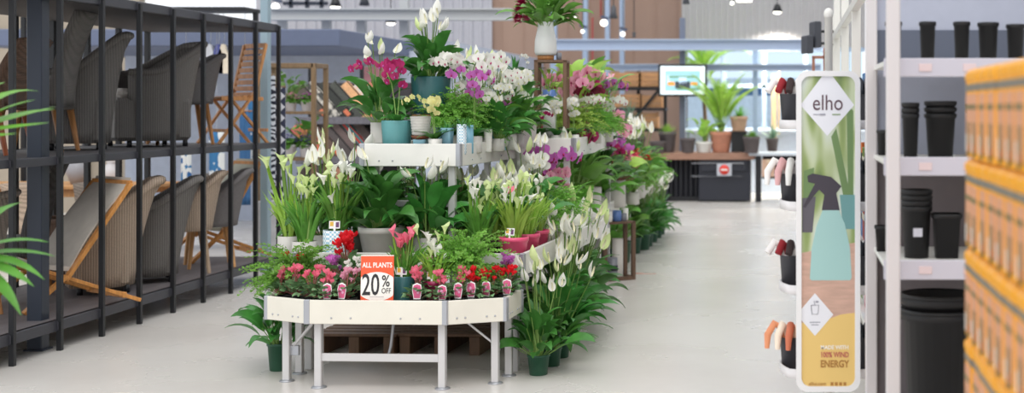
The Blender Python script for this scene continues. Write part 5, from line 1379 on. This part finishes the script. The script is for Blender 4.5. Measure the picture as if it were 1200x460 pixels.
for i, (px, D, lb) in enumerate(((602, 8.46, 'white calla lily in pink pot nearest the middle bench corner'), (617, 8.78, 'white calla lily in pink pot second behind the bench corner'), (629, 9.1, 'white calla lily in pink pot third behind the bench corner'))):
    calla(mid(px, D), lb, 'calla lilies in pink pots', i, 1.02 - .05 * i, 17, (.26, .38), ('taper', pinkp, .088, .15), [petal_w, petal_cream][i % 2], G_light, i == 0, .32)
calla(mid(580, 8.8), 'pale calla lily crowd behind the first pink pot', None, 2, .95, 16, (.3, .38), ('taper', dkp, .07, .11), petal_cream, G_light, False, .34)
peace_lily(mid(478, 8.95), 'peace lily in the shade below the upper bench front', None, 2, 1.0, 6, (.38, .5), ('cyl', greyp, .08, .12))
calla(mid(340, 8.75), 'greenish calla lily at the rear left edge of middle bench', None, 1, 1.1, 12, (.34, .46), ('cyl', greyp, .07, .12), petal_cream, G_light, False, .34)
peace_lily(mid(380, 8.85), 'peace lily with raised white spathes behind the dotted pot', None, 1, 1.1, 9, (.42, .58), ('cyl', greyp, .08, .12), G_dark)
peace_lily(mid(408, 9.0), 'peace lily rising left below the upper bench end', None, 0, 1.1, 7, (.44, .58), ('cyl', greyp, .08, .12), G_dark)
fern(mid(650, 9.75), 'maidenhair fern spilling over the right rim of middle bench', None, 0, 1.05, ('cyl', greyp, .07, .2), L=.28, n=90)
fern(mid(639, 9.35), 'maidenhair fern behind the pink calla pots', None, 1, .9, ('cyl', greyp, .07, .2), L=.26, n=80)
peace_lily(mid(618, 9.5), 'peace lily with three tall white spathes beside the upper bench end', None, 2, 1.0, 9, (.42, .6), ('cyl', greyp, .08, .16))
peace_lily(mid(600, 9.3), 'peace lily below the right side of upper bench', None, 3, 1.0, 10, (.3, .42), ('cyl', greyp, .08, .14))
leafy(mid(607, 8.75), 'green anthurium with red-yellow bloom behind the pink calla pot', 'anthurium', G_dark, 1, 1.0, 18, .16, .09, 'lance', ('cyl', whp, .07, .12), None, lambda: m_anthurium(petal_pink, .3), 3)

# upper front bench
def up(px, D, z=0): return (X(px, D), D, TC + .002 + z)
orchid(up(465, 8.78), 'magenta moth orchid in teal ribbed pot at left of upper bench', petal_mag, petal_pur, h=.40, pot=('rib', teal, .093, .215), nb=9, az=-2.0, spikes=2, sc=1.0)
rs = T('pot_riser', 'light blue square pot under the ringed bowl on upper bench', 'pot', up(493, 8.72)); pot_parts(rs, 'square', skyb, .042, .095)
rs = T('wood_saucer', 'brown wooden saucer between blue pot and ringed bowl', 'saucer', up(493, 8.72, .098)); P('dish', MB().lathe([(0, 0), (.05, 0), (.062, .02), (.058, .022), (0, .012)], 20), mat('saucer_brown', (120, 70, 44), .5), rs); P('foot', MB().lathe([(.03, -.003), (.035, .0)], 16), soil, rs)
bw_ = T('ringed_bowl', 'white ringed ceramic bowl stacked on the brown saucer', 'bowl', up(493, 8.72, .123)); pot_parts(bw_, 'ring', greyp, .068, .12)
st = T('display_block', 'white riser block lifting the big teal pot on upper bench', 'block', up(505, 9.12)); P('block', MB().box((0, 0, .12), (.18, .18, .24), .006), white_paint, st); P('top', MB().box((0, 0, .247), (.2, .2, .012), .002), oak, st)
peace_lily(up(505, 9.12, .255), 'topmost peace lily in big dark teal ribbed pot on the riser block', None, 0, 1.0, 10, (.32, .47), ('rib', teal_d, .125, .25), G_dark, nl=54)
peace_lily(up(447, 9.05), 'peace lily with drooping leaves behind the magenta orchid', None, 2, 1.0, 7, (.44, .58), ('cyl', greyp, .07, .2), G_dark, nl=40)
orchid(up(510, 8.66), 'pale yellow moth orchid in small white ribbed pot', petal_y, petal_cream, h=.30, pot=('rib', whp, .042, .1), nb=10, spikes=3, az=-1.5, bsc=.85)
fern(up(536, 9.12), 'bright fern in white and blue chequered pot at upper bench corner', None, 0, 1.1, ('cyl', whp, .045, .19), G_fern, .28, n=100)
fern(up(520, 9.05), 'bright fern behind the pale yellow orchid', None, 2, 1.0, ('cyl', skyb, .05, .2), G_fern, .26, n=90)
fern(up(566, 9.42), 'bright fern over the teal pots at right of upper bench', None, 1, 1.0, ('taper', teal, .05, .13), G_fern, .24, n=80)
side = [(524, 8.72, 'square', skyb, .042, .21, 'sky-blue square pot just left of chequered pot'), (549, 8.86, 'cyl', mat('pot_sky_two_tone', (120, 172, 194), .35),   .04, .23, 'tall sky-blue pot right of the chequered pot'), (541, 8.70, 'cyl', dotp, .038, .24, 'slim white chequered pot at the corner of upper bench'),
 (572, 9.18, 'ring', whp, .036, .19, 'small white ribbed pot midway along right side of upper bench'), (580, 9.32, 'square', teal, .032, .2, 'small teal square pot right of the white ribbed pot'),
 (588, 9.5, 'cyl', skyb, .04, .26, 'tall two-tone blue and white pot on right side of upper bench'), (600, 9.85, 'cyl', mat('pot_silver', (176, 172, 170), .4, var=.2, scale=60), .045, .2, 'silver patterned pot at rear end of upper bench')]
for i, (px, D, stl, m_, r_0, h_0, lb) in enumerate(side):
    t = tuft(up(px, D), lb, 'potted_sprout', [G_dark, G_mid][i % 2], i % 3, .8, 26, .1, .018, 80, 70, (stl, m_, r_0, h_0), None, 'pot')
orchs = [
 (528, 9.05, petal_w, petal_mag, .5, 'white moth orchid rising from the upper bench left of the centre', 2, 10), (545, 9.2, petal_w, petal_mag, .62, 'white speckled moth orchid arching over the bright fern', 2, 10), (556, 9.0, petal_pur, petal_mag, .5, 'lilac moth orchid between the white orchids on upper bench', 2, 9),
 (566, 9.5, petal_w, petal_mag, .55, 'white moth orchid right of the lilac orchid', 2, 10), (560, 9.25, petal_pur, petal_mag, .40, 'low lilac moth orchid above the white ribbed pot', 1, 8), (583, 9.8, petal_w, petal_y, .48, 'white moth orchid at the rear of upper bench', 2, 9)]
for i, (px, D, pm, lm, h, lb, ns, nb) in enumerate(orchs):
    orchid(up(px, D), lb, pm, lm, 'moth orchids on the upper benches', 1.0, ns, h, ('cyl', [greyp, whp][i % 2], .05, .11), nb - 2, bsc=.8)
pls = [(533, 9.5, .5, .64, 'peace lily with tall white spathes behind the topmost peace lily'), (575, 9.55, .4, .56, 'peace lily among white orchids on right of upper bench'), (594, 9.75, .36, .5, 'peace lily at the rear right of upper bench'), (560, 9.75, .44, .58, 'peace lily at the rear middle of upper bench'), (583, 9.3, .28, .36, 'low peace lily above the two-tone blue pot')]
for i, (px, D, h0, h1, lb) in enumerate(pls):
    peace_lily(up(px, D), lb, 'peace lilies on the upper bench', i, .95 if i != 4 else .8, 10, (h0, h1), ('cyl', greyp, .06, .11), [G_dark, G_mid][i % 2], nl=36)
leafy(up(592, 9.6), 'dark-leaved plant with magenta blooms at the end of upper bench', 'flowering_plant', G_dark, 2, .9, 20, .12, .07, 'lance', ('cyl', greyp, .05, .1), None, lambda: m_anthurium(petal_pur, .26), 4)

for px, D, h0, h1, nf, m_, lb in ((440, 9.3, .3, .5, 5, G_dark, 'shaded peace lily under the left end of upper bench'), (465, 9.5, .3, .5, 4, G_dark, 'shaded peace lily under the left middle of upper bench'), (492, 9.4, .3, .46, 4, G_dark, 'shaded peace lily under the middle of upper bench'), (545, 9.2, .28, .42, 9, G_mid, 'peace lily behind the yellow-blooming calla lily'),
    (572, 9.4, .28, .42, 10, G_dark, 'peace lily under the right side of upper bench'), (588, 9.0, .3, .43, 10, G_dark, 'peace lily between calla crowd and first pink pot'), (515, 9.1, .36, .5, 7, G_dark, 'peace lily close behind the central long-spathe lily')):
    peace_lily(mid(px, D), lb, None, int(px), 1.0, nf, (h0, h1), ('cyl', greyp, .08, .12), m_, nl=40)
for px, D, h, pm, lm, lb in ((606, 9.9, .5, petal_w, petal_y, 'tall white orchid at the rear corner of upper bench'), (597, 9.6, .42, petal_w, petal_mag, 'white orchid arching over the silver pot'), (536, 9.3, .34, petal_w, petal_mag, 'white orchid drooping left of the lilac orchid'), (575, 9.35, .34, petal_w, petal_y, 'white orchid just above the small teal pot')):
    orchid(up(px, D), lb, pm, lm, 'moth orchids on the upper benches', 1.0, 2, h, ('cyl', greyp, .05, .11), 9, bsc=.85)
peace_lily(up(606, 10.0), 'peace lily with greenish spathes at rear corner of upper bench', None, 2, .9, 12, (.34, .5), ('cyl', greyp, .06, .11), G_mid, nl=36)
peace_lily(up(548, 9.7), 'peace lily behind the white speckled orchid', None, 3, 1.0, 9, (.44, .6), ('cyl', greyp, .06, .11), G_dark, nl=40)

# rear upper bench: vase stand, orchids
def up2(px, D, z=0): return (X(px, D), D, TC + .002 + z)
def frame_stand(lb, loc, rz, w, d, h, b=.028, m=walnut):
    t = T('frame_stand', lb, 'stand', loc, rz)
    for sx in (-1, 1):
        for sy in (-1, 1): P('leg', MB().box((sx * (w - b) / 2, sy * (d - b) / 2, h / 2), (b, b, h), .002), m, t)
    P('top', MB().box((0, 0, h - .008), (w, d, .02), .002), m, t)
    P('base_rail', MB().box((0, (d - b) / 2, b / 2), (w - 2 * b, b, b), .002).box((0, -(d - b) / 2, b / 2), (w - 2 * b, b, b), .002).box(((w - b) / 2, 0, b / 2), (b, d - 2 * b, b), .002).box((-(w - b) / 2, 0, b / 2), (b, d - 2 * b, b), .002), m, t)
    return t
FS = frame_stand('tall brown wooden frame stand carrying the big white vase', up2(647, 10.5), .06, .245, .24, .66)
ft = TC + .002 + .664
vz = T('vase_of_foliage', 'big white vase on wooden base with trailing green plant on top of stand', 'vase', (X(639, 10.45), 10.47, ft))
P('wood_base', MB().lathe([(0, 0), (.062, 0), (.064, .035), (0, .035)], 24), teak, vz, label='brown wooden base')
P('body', MB().lathe([(0, .035), (.075, .035), (.085, .06), (.082, .15), (.062, .24), (.058, .29), (.052, .29), (.05, .25), (0, .24)], 28), mat('vase_white', (228, 228, 226), .4), vz)
P('foliage', m_peace_leaves(1, G_mid, 62), None, vz, (0, 0, .25), (0, 0, 0), (1.05, 1.05, .9))
P('flower_spray', MB().tube([(0, 0, .28), (-.10, -.06, .46), (-.175, -.08, .42)], .004, 5).tube([(-.06, 0, .3), (-.13, 0, .33)], .003, 4), stem_g, vz)
P('blossoms', m_cluster(9, mat('petal_burgundy', (164, 30, 78), .5, trans=.25), 110, .05, .17, .03), None, vz, (-.17, -.09, .28))
t = T('small_cup', 'small grey cup beside the big white vase on the stand', 'cup', (X(655, 10.5), 10.5, ft)); P('body', MB().lathe([(0, 0), (.02, 0), (.022, .055), (.018, .055), (.016, .01), (0, .01)], 16), mat('cup_grey', (130, 132, 140), .4), t); P('rim', MB().tube([(.021 * math.cos(a * PI / 8), .021 * math.sin(a * PI / 8), .055) for a in range(17)], .0015, 4, cap=False), alu, t)
# left of the vase, lower: patterned pots with orchids on a riser
st = T('display_block', 'white riser block behind the upper bench holding patterned pots', 'block', up2(611, 10.45)); P('block', MB().box((0, 0, .225), (.22, .2, .45), .006), white_paint, st); P('top', MB().box((0, 0, .456), (.24, .22, .012), .002), white_paint, st)
orchid(up2(617, 10.4, .464), 'white orchid in black and white patterned pot left of the big vase', petal_w, petal_mag, None, 1, 1, .16, pot=('cyl', pattern('pot_bw', 'diamond', [(0, (40, 42, 52)), (.5, (230, 230, 232))], 60), .036, .085), nb=8, bsc=.95)
tuft(up2(603, 10.5, .464), 'grey-white patterned pot with dark strappy leaves left of the big vase', 'potted_sprout', G_dark, 1, .9, 16, .2, .03, 80, 40, ('cyl', mat('pot_grey_dots', (196, 198, 206), .4, var=.2, scale=60), .06, .12), None, 'plant')
bt = T('tall_vase_plant', 'blue and white tall vase with green leaves inside the wooden frame stand', 'vase', up2(644, 10.5)); P('body', MB().lathe([(0, 0), (.05, 0), (.052, .43), (.047, .43), (.045, .3), (0, .3)], 22), mat('vase_white', (228, 228, 226)), bt); P('blue_band', MB().lathe([(.053, .36), (.0535, .435), (.05, .436)], 22), bluep, bt); P('foliage', m_bigleaf(6, G_light, 18, .1, .05, 'lance'), None, bt, (0, 0, .36), sc=.7)
orch2 = [(622, 10.3, petal_w, petal_y, .22, 'low white orchid before the left leg of frame stand'), (632, 10.32, petal_mag, petal_wine, .2, 'magenta orchid in front of the frame stand'), (652, 10.35, petal_w, petal_y, .28, 'white orchid below the right leg of frame stand'), (672, 10.6, petal_w, petal_y, .26, 'white orchid right of the frame stand'),
 (684, 11.0, petal_w, petal_mag, .34, 'white orchid midway along the rear upper bench'), (676, 11.3, petal_wine, petal_mag, .4, 'wine-red orchid midway along the rear upper bench'), (700, 11.8, petal_pur, petal_mag, .42, 'violet-pink orchid at far part of rear upper bench'), (692, 11.6, petal_mag, petal_wine, .48, 'deep magenta orchid at far part of rear upper bench'), (712, 12.2, petal_w, petal_mag, .36, 'white orchid at the far end of rear upper bench'), (663, 11.0, petal_lpink, petal_mag, .52, 'pale pink orchid behind the frame stand')]
for i, (px, D, pm, lm, h, lb) in enumerate(orch2):
    orchid(up2(px, D), lb, pm, lm, 'moth orchids on the rear upper bench', 1.0, 3, h, ('cyl', [greyp, whp][i % 2], .045, .09), 9, bsc=1.15)
bigs = [(672, 11.2, G_light, .5, 'tall plant with big light green leaves right of frame stand'), (690, 11.7, G_mid, .55, 'tall broad-leaved green plant at middle of rear upper bench'), (680, 12.2, G_light, .5, 'pale broad-leaved plant at rear of upper bench')]
for i, (px, D, m_, h, lb) in enumerate(bigs):
    leafy(up2(px, D), lb, 'broad_leaf_plant', m_, 10 + i, 1.55, 20, .16, .09, 'heart', ('taper', greyp, .06, .12), 'broad-leaved plants on the rear upper bench', None)
fern(up2(666, 10.9), 'light green fern right beside the frame stand', None, 1, 1.3, ('cyl', greyp, .05, .12), G_light, .26, n=90)
fern(up2(697, 11.4), 'light fern among the magenta orchids', None, 2, 1.1, ('cyl', greyp, .05, .12), G_fern, .24, n=80)
fern(up2(712, 12.0), 'light fern at the far end of rear upper bench', None, 0, 1.0, ('cyl', greyp, .05, .12), G_fern, .24)
leafy(up2(706, 12.3), 'anthurium with pale pink blooms at far end of rear upper bench', 'anthurium', G_mid, 3, 1.2, 16, .15, .1, 'heart', ('cyl', greyp, .06, .12), None, lambda: m_anthurium(petal_lpink, .36), 5)
# white square planters at end of upper bench
for px, D, s_, lb in ((611, 10.05, .085, 'white square planter of dark foliage just past the upper bench end'),):
    leafy((X(px, D), D + .0, TB + .002), lb, 'foliage_plant', G_dark, 7, 1.0, 26, .14, .07, 'lance', ('square', whp, .085, .93), None, lambda: m_anthurium(petal_lpink, .3), 3)

# middle bench right side and floor-side clutter going back
def md2(px, D): return (X(px, D), D, TB + .002)
orchid(md2(640, 10.25), 'magenta orchid low beside the white square planter', petal_mag, petal_wine, None, 1.1, 2, .42, ('cyl', greyp, .05, .12), 9)
leafy(md2(668, 11.7), 'big-leaved dumbcane with broad green leaves on far bench', 'dumbcane', G_mid, 12, 1.35, 22, .24, .14, 'heart', ('cyl', greyp, .1, .2), 'dumbcanes on the far bench')
leafy(md2(690, 12.1), 'second dumbcane with drooping dark leaves over the brown stand', 'dumbcane', G_dark, 13, 1.25, 24, .22, .12, 'heart', ('cyl', greyp, .09, .2), 'dumbcanes on the far bench')
for i, (px, D, stl, m_, r, h, lb) in enumerate(((640, 10.6, 'cyl', greyp, .055, .42, 'tall grey-white cylinder planter by the three-spathe peace lily'), (650, 10.9, 'cyl', pattern('pot_blue_checks', 'dots', [(0, (232, 234, 240)), (.5, (70, 100, 170))], 26), .065, .44, 'white pot with blue checks behind the maidenhair fern'))):
    t = tuft(md2(px, D), lb, 'planter', G_dark, i, .9, 30, .16, .02, 70, 60, (stl, m_, r, h), None)
fern(md2(704, 13.3), 'feathery fern above the brown floor stand', None, 2, 1.3, ('cyl', greyp, .08, .17), G_fern, .26, n=100)
fern(md2(724, 13.6), 'feathery fern further along the far bench', None, 0, 1.35, ('cyl', greyp, .08, .15), G_fern, .26, n=90)
leafy(md2(712, 13.3), 'plant with one upright round green leaf before the pink azaleas', 'foliage_plant', G_light, 14, 1.5, 10, .18, .15, 'heart', ('cyl', greyp, .07, .14))
cyclamen(md2(722, 13.1), 'large magenta cyclamen on the far bench', petal_pur, None, 1, 2.6, 12, False, ('cyl', greyp, .035, .1))
azl = [(736, 13.9, petal_pink, 'coral pink azalea on the far bench'), (745, 14.5, petal_red, 'red-pink azalea behind the coral pink azalea'), (729, 13.6, petal_lpink, 'pale pink azalea left of the coral pink azalea')]
for i, (px, D, pm, lb) in enumerate(azl):
    t = leafy(md2(px, D), lb, 'azalea', G_dark, 16 + i, 1.25, 40, .06, .035, 'lance', ('cyl', greyp, .08, .13), 'azaleas on the far bench')
    P('blossoms', m_cluster(20 + i, pm, 70, .13, .09, .03), None, t, (0, 0, .31))
for i, (px, D, lb) in enumerate(((735, 14.4, 'white-flowered peace lily on far bench behind the azaleas'), (748, 15.0, 'white-flowered peace lily near the far bench end'), (741, 15.8, 'white-flowered peace lily at the far bench end'), (722, 14.8, 'peace lily at the rear of far bench under the white box'))):
    peace_lily(md2(px, D), lb, 'peace lilies on the far bench', i, 1.15, 12, (.44, .6), ('cyl', greyp, .08, .13), G_mid, nl=36)
fern(md2(753, 15.9), 'green fern at the outer edge of far bench', None, 1, 1.4, ('cyl', greyp, .08, .12), G_fern, .28, n=90, lf=.025)
fern(md2(745, 14.9), 'green fern between white-flowered lilies on far bench', None, 2, 1.2, ('cyl', greyp, .08, .12), G_fern, .26, n=80, lf=.025)
fern(md2(757, 16.3), 'low green fern at the far corner of the far bench', None, 0, 1.1, ('cyl', greyp, .08, .12), G_fern, .26, n=80, lf=.025)
leafy(md2(742, 13.2 + .3), 'round-leaved green plant with pale pink bloom at bench edge', 'foliage_plant', G_mid, 18, 1.0, 22, .13, .09, 'heart', ('cyl', greyp, .06, .12), None, lambda: m_anthurium(petal_lpink, .24), 3)
# fill on the middle bench between the two upper benches, and left flank
fill = [(658, 10.4, 'pink'), (668, 10.9, 'pl'), (677, 11.4, 'or'), (700, 12.5, 'pl'), (655, 11.4, 'pl'), (664, 10.1, 'orw')]
peace_lily(md2(660, 10.4), 'peace lily on the middle bench under the frame stand', None, 1, 1.1, 9, (.44, .6), ('cyl', greyp, .08, .12), G_mid)
leafy(md2(672, 10.9), 'glossy pale-leaved plant beside the middle bench fern', 'foliage_plant', G_mid, 19, 1.5, 20, .17, .1, 'heart', ('cyl', greyp, .08, .14))
orchid(md2(664, 10.15), 'lilac-pink orchid low on the right rim of the middle bench', petal_lpink, petal_mag, None, 1.1, 2, .36, ('cyl', greyp, .05, .12), 8)
orchid(md2(676, 11.9), 'pink orchid low between the dumbcanes', petal_lpink, petal_mag, None, 1.1, 2, .5, ('cyl', greyp, .05, .14), 8)
peace_lily(md2(700, 12.7), 'peace lily behind the dumbcanes on far bench', None, 3, 1.1, 6, (.36, .5), ('cyl', greyp, .08, .12), G_mid)
orchid(md2(712, 13.9), 'pale pink orchid above the feathery far ferns', petal_lpink, petal_mag, None, 1.2, 2, .6, ('cyl', greyp, .05, .14), 8)
leafy(md2(722, 13.1 + 1), 'leafy green plant below the end of rear upper bench', 'foliage_plant', G_dark, 21, 1.5, 22, .16, .08, 'lance', ('cyl', greyp, .08, .14))

for px, D, h, pm, lm, lb in ((652, 10.7, .62, petal_w, petal_y, 'white orchid on the middle bench just below the frame stand'), (662, 11.3, .66, petal_mag, petal_wine, 'magenta orchid on the middle bench behind the pale-leaved plant'),
    (670, 11.9, .62, petal_w, petal_mag, 'white orchid above the big-leaved dumbcane'), (684, 12.3, .6, petal_pur, petal_mag, 'lilac orchid above the drooping dumbcane'), (694, 12.9, .62, petal_lpink, petal_mag, 'pale pink orchid before the far feathery fern'),
    (703, 12.6, .5, petal_mag, petal_wine, 'magenta orchid left of the large magenta cyclamen'), (646, 10.05, .5, petal_pur, petal_mag, 'lilac orchid between fern and white square planter'), (717, 13.6, .56, petal_w, petal_mag, 'white orchid beside the coral pink azalea'), (634, 9.75, .48, petal_w, petal_y, 'white orchid rising behind the pink calla pots')):
    orchid(md2(px, D), lb, pm, lm, 'moth orchids on the middle benches', 1.0, 2, h, ('cyl', greyp, .05, .14), 9, bsc=1.15)
# ================================================================== FLOOR ROW
ordn = ['nearest', 'second', 'third', 'fourth', 'fifth', 'sixth', 'seventh', 'eighth', 'ninth', 'tenth', 'eleventh', 'twelfth']
row = [(631, 8.22, 5, dk_green_pl), (646, 8.5, 5, dk_green_pl), (655, 8.8, 7, dk_green_pl), (660, 9.1, 7, whp), (665, 9.45, 7, whp), (670, 9.8, 8, whp), (675, 10.15, 8, whp), (676, 10.5, 7, whp), (675, 10.9, 7, greyp), (674, 11.3, 7, greyp)]
for i, (px, D, nf, pm_2) in enumerate(row):
    peace_lily((X(px, D), D, 0), 'peace lily on the floor, %s from the front of the right row' % ordn[i] if i else 'peace lily in green pot at the front of the right floor row', 'peace lilies on the floor along the right side', i, [.95, .9, 1.1, 1.2, 1.25, 1.25, 1.2, 1.15, 1.05, .95, .95][i], nf + (3 if i < 3 else 7), (.40, .66), ('nursery', pm_2, .072, .13), G_dark, nl=38, spread=1.0, tmax=.5)
peace_lily((X(327, 8.36), 8.36, 0), 'drooping leafy plant in green pot on the floor left of low bench', None, 3, 1.0, 0, pot=('nursery', dk_green_pl, .07, .17), nl=40)
back = [(742, 15.1, dk_green_pl), (753, 15.5, dk_green_pl), (757, 15.9, dk_green_pl), (763, 16.4, dk_green_pl), (768, 16.9, dk_green_pl), (772, 17.4, dk_green_pl)]
for i, (px, D, pm_2) in enumerate(back):
    peace_lily((X(px, D), D, 0), 'peace lily on the floor past the brown stand, %s of that row' % ordn[i], 'peace lilies on the floor in the back row', i, 1.05, 15, (.44, .62), ('nursery', pm_2, .09, .17), G_dark, nl=42)
for i, (px, D, lb) in enumerate(((716, 13.5, 'leafy floor plant just behind the brown stand'), (728, 14.2, 'leafy floor plant between brown stand and back row'))):
    leafy((X(px, D), D, 0), lb, 'foliage_plant', G_mid, 24 + i, 1.4, 26, .16, .08, 'lance', ('nursery', dk_green_pl, .08, .16))
# brown floor stand
FB = frame_stand('dark brown wooden frame stand on the floor with small pots on top', (-1.63, 12.775, 0), .6, .33, .2, .545, .035, brown_w)
zt_ = .548
for px, D, m_, r, h, lb, stl in ((712, 12.68, whp, .045, .095, 'white bowl-like pot at the left on the brown stand top', 'cyl'), (723, 12.76, bluep, .042, .1, 'blue glazed pot in the middle of the brown stand top', 'cyl'), (731, 12.80, mat('cup_grey', (130, 132, 140)), .028, .07, 'small grey cup right of the blue pot', 'cyl'), (733, 12.93, whp, .026, .11, 'slim white pot at the back of the brown stand top', 'cyl')):
    t = T('small_pot', lb, 'pot', (X(px, D), D, zt_)); pot_parts(t, stl, m_, r, h)
t = T('tall_white_pot', 'tall pale pot standing on the brown stand base', 'pot', (X(724, 12.85), 12.83, 0)); pot_parts(t, 'cyl', greyp, .052, .38)
t = T('low_bowl', 'small pale bowl before the tall pot inside the brown stand', 'bowl', (X(718, 12.72), 12.72, 0)); pot_parts(t, 'cyl', whp, .05, .04)
t = T('striped_pot', 'grey pot with a dark band standing on the small pale bowl', 'pot', (X(718, 12.72), 12.72, .042)); pot_parts(t, 'cyl', mat('cup_grey', (130, 132, 140)), .046, .17); P('dark_band', MB().lathe([(.0455, .05), (.048, .05), (.0485, .1), (.0455, .1)], 22), ink, t)
# crates beneath the bench in shade
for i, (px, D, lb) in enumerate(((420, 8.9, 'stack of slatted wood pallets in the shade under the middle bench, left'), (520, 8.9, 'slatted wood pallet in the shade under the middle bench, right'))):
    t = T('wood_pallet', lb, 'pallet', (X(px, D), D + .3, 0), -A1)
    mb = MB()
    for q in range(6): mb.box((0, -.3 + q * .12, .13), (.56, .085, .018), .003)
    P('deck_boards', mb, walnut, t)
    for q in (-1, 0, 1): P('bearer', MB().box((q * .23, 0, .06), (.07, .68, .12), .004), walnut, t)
mk = S('trim_floor_marking', MB().box((X(757, 13.25), 13.22, .0015), (.2, .012, .003), .001).box((X(748, 13.2), 13.28, .0015), (.08, .012, .003), .001), mat('floor_mark_red', (214, 140, 122), .6))

# ================================================================== LIGHT, CAMERA
W = bpy.data.worlds.new('world'); bpy.context.scene.world = W; W.use_nodes = True
bg = W.node_tree.nodes['Background']; bg.inputs[0].default_value = (.93, .96, 1.0, 1); bg.inputs[1].default_value = WORLD
def area(loc, size, power, col=(1, .97, .93), name='hall_light'):
    l = bpy.data.lights.new(name, 'AREA'); l.shape = 'RECTANGLE'; l.size, l.size_y = size; l.energy = power; l.color = col
    o = bpy.data.objects.new(name, l); C.objects.link(o); o.location = loc; return o
s = bpy.data.lights.new('sun', 'SUN'); s.energy = SUN; s.angle = math.radians(40); s.color = (1, .97, .92)
so_ = bpy.data.objects.new('shaping_sun', s); C.objects.link(so_); so_.rotation_euler = (math.radians(38), math.radians(8), 0)  # broad soft sun added to give forms direction, no roof is modelled
cam = bpy.data.cameras.new('camera'); co = bpy.data.objects.new('camera', cam); C.objects.link(co)
co.location = (0, 0, H); co.rotation_euler = (PI / 2, 0, 0)
cam.sensor_width = 36; cam.lens = 36 * F / 1200; cam.shift_x = -(CX - 600) / 1200; cam.shift_y = -(230 - CY) / 1200
cam.clip_start = .1; cam.clip_end = 200
cam.dof.use_dof = True; cam.dof.focus_distance = 8.3; cam.dof.aperture_fstop = 1.8
sc = bpy.context.scene; sc.camera = co
sc.view_settings.view_transform = 'Standard'; sc.view_settings.look = 'None'; sc.view_settings.gamma = 1; sc.view_settings.exposure = EXPO
sc.view_settings.use_curve_mapping = False
sc.cycles.use_denoising = True; sc.cycles.max_bounces = 8; sc.cycles.transparent_max_bounces = 12
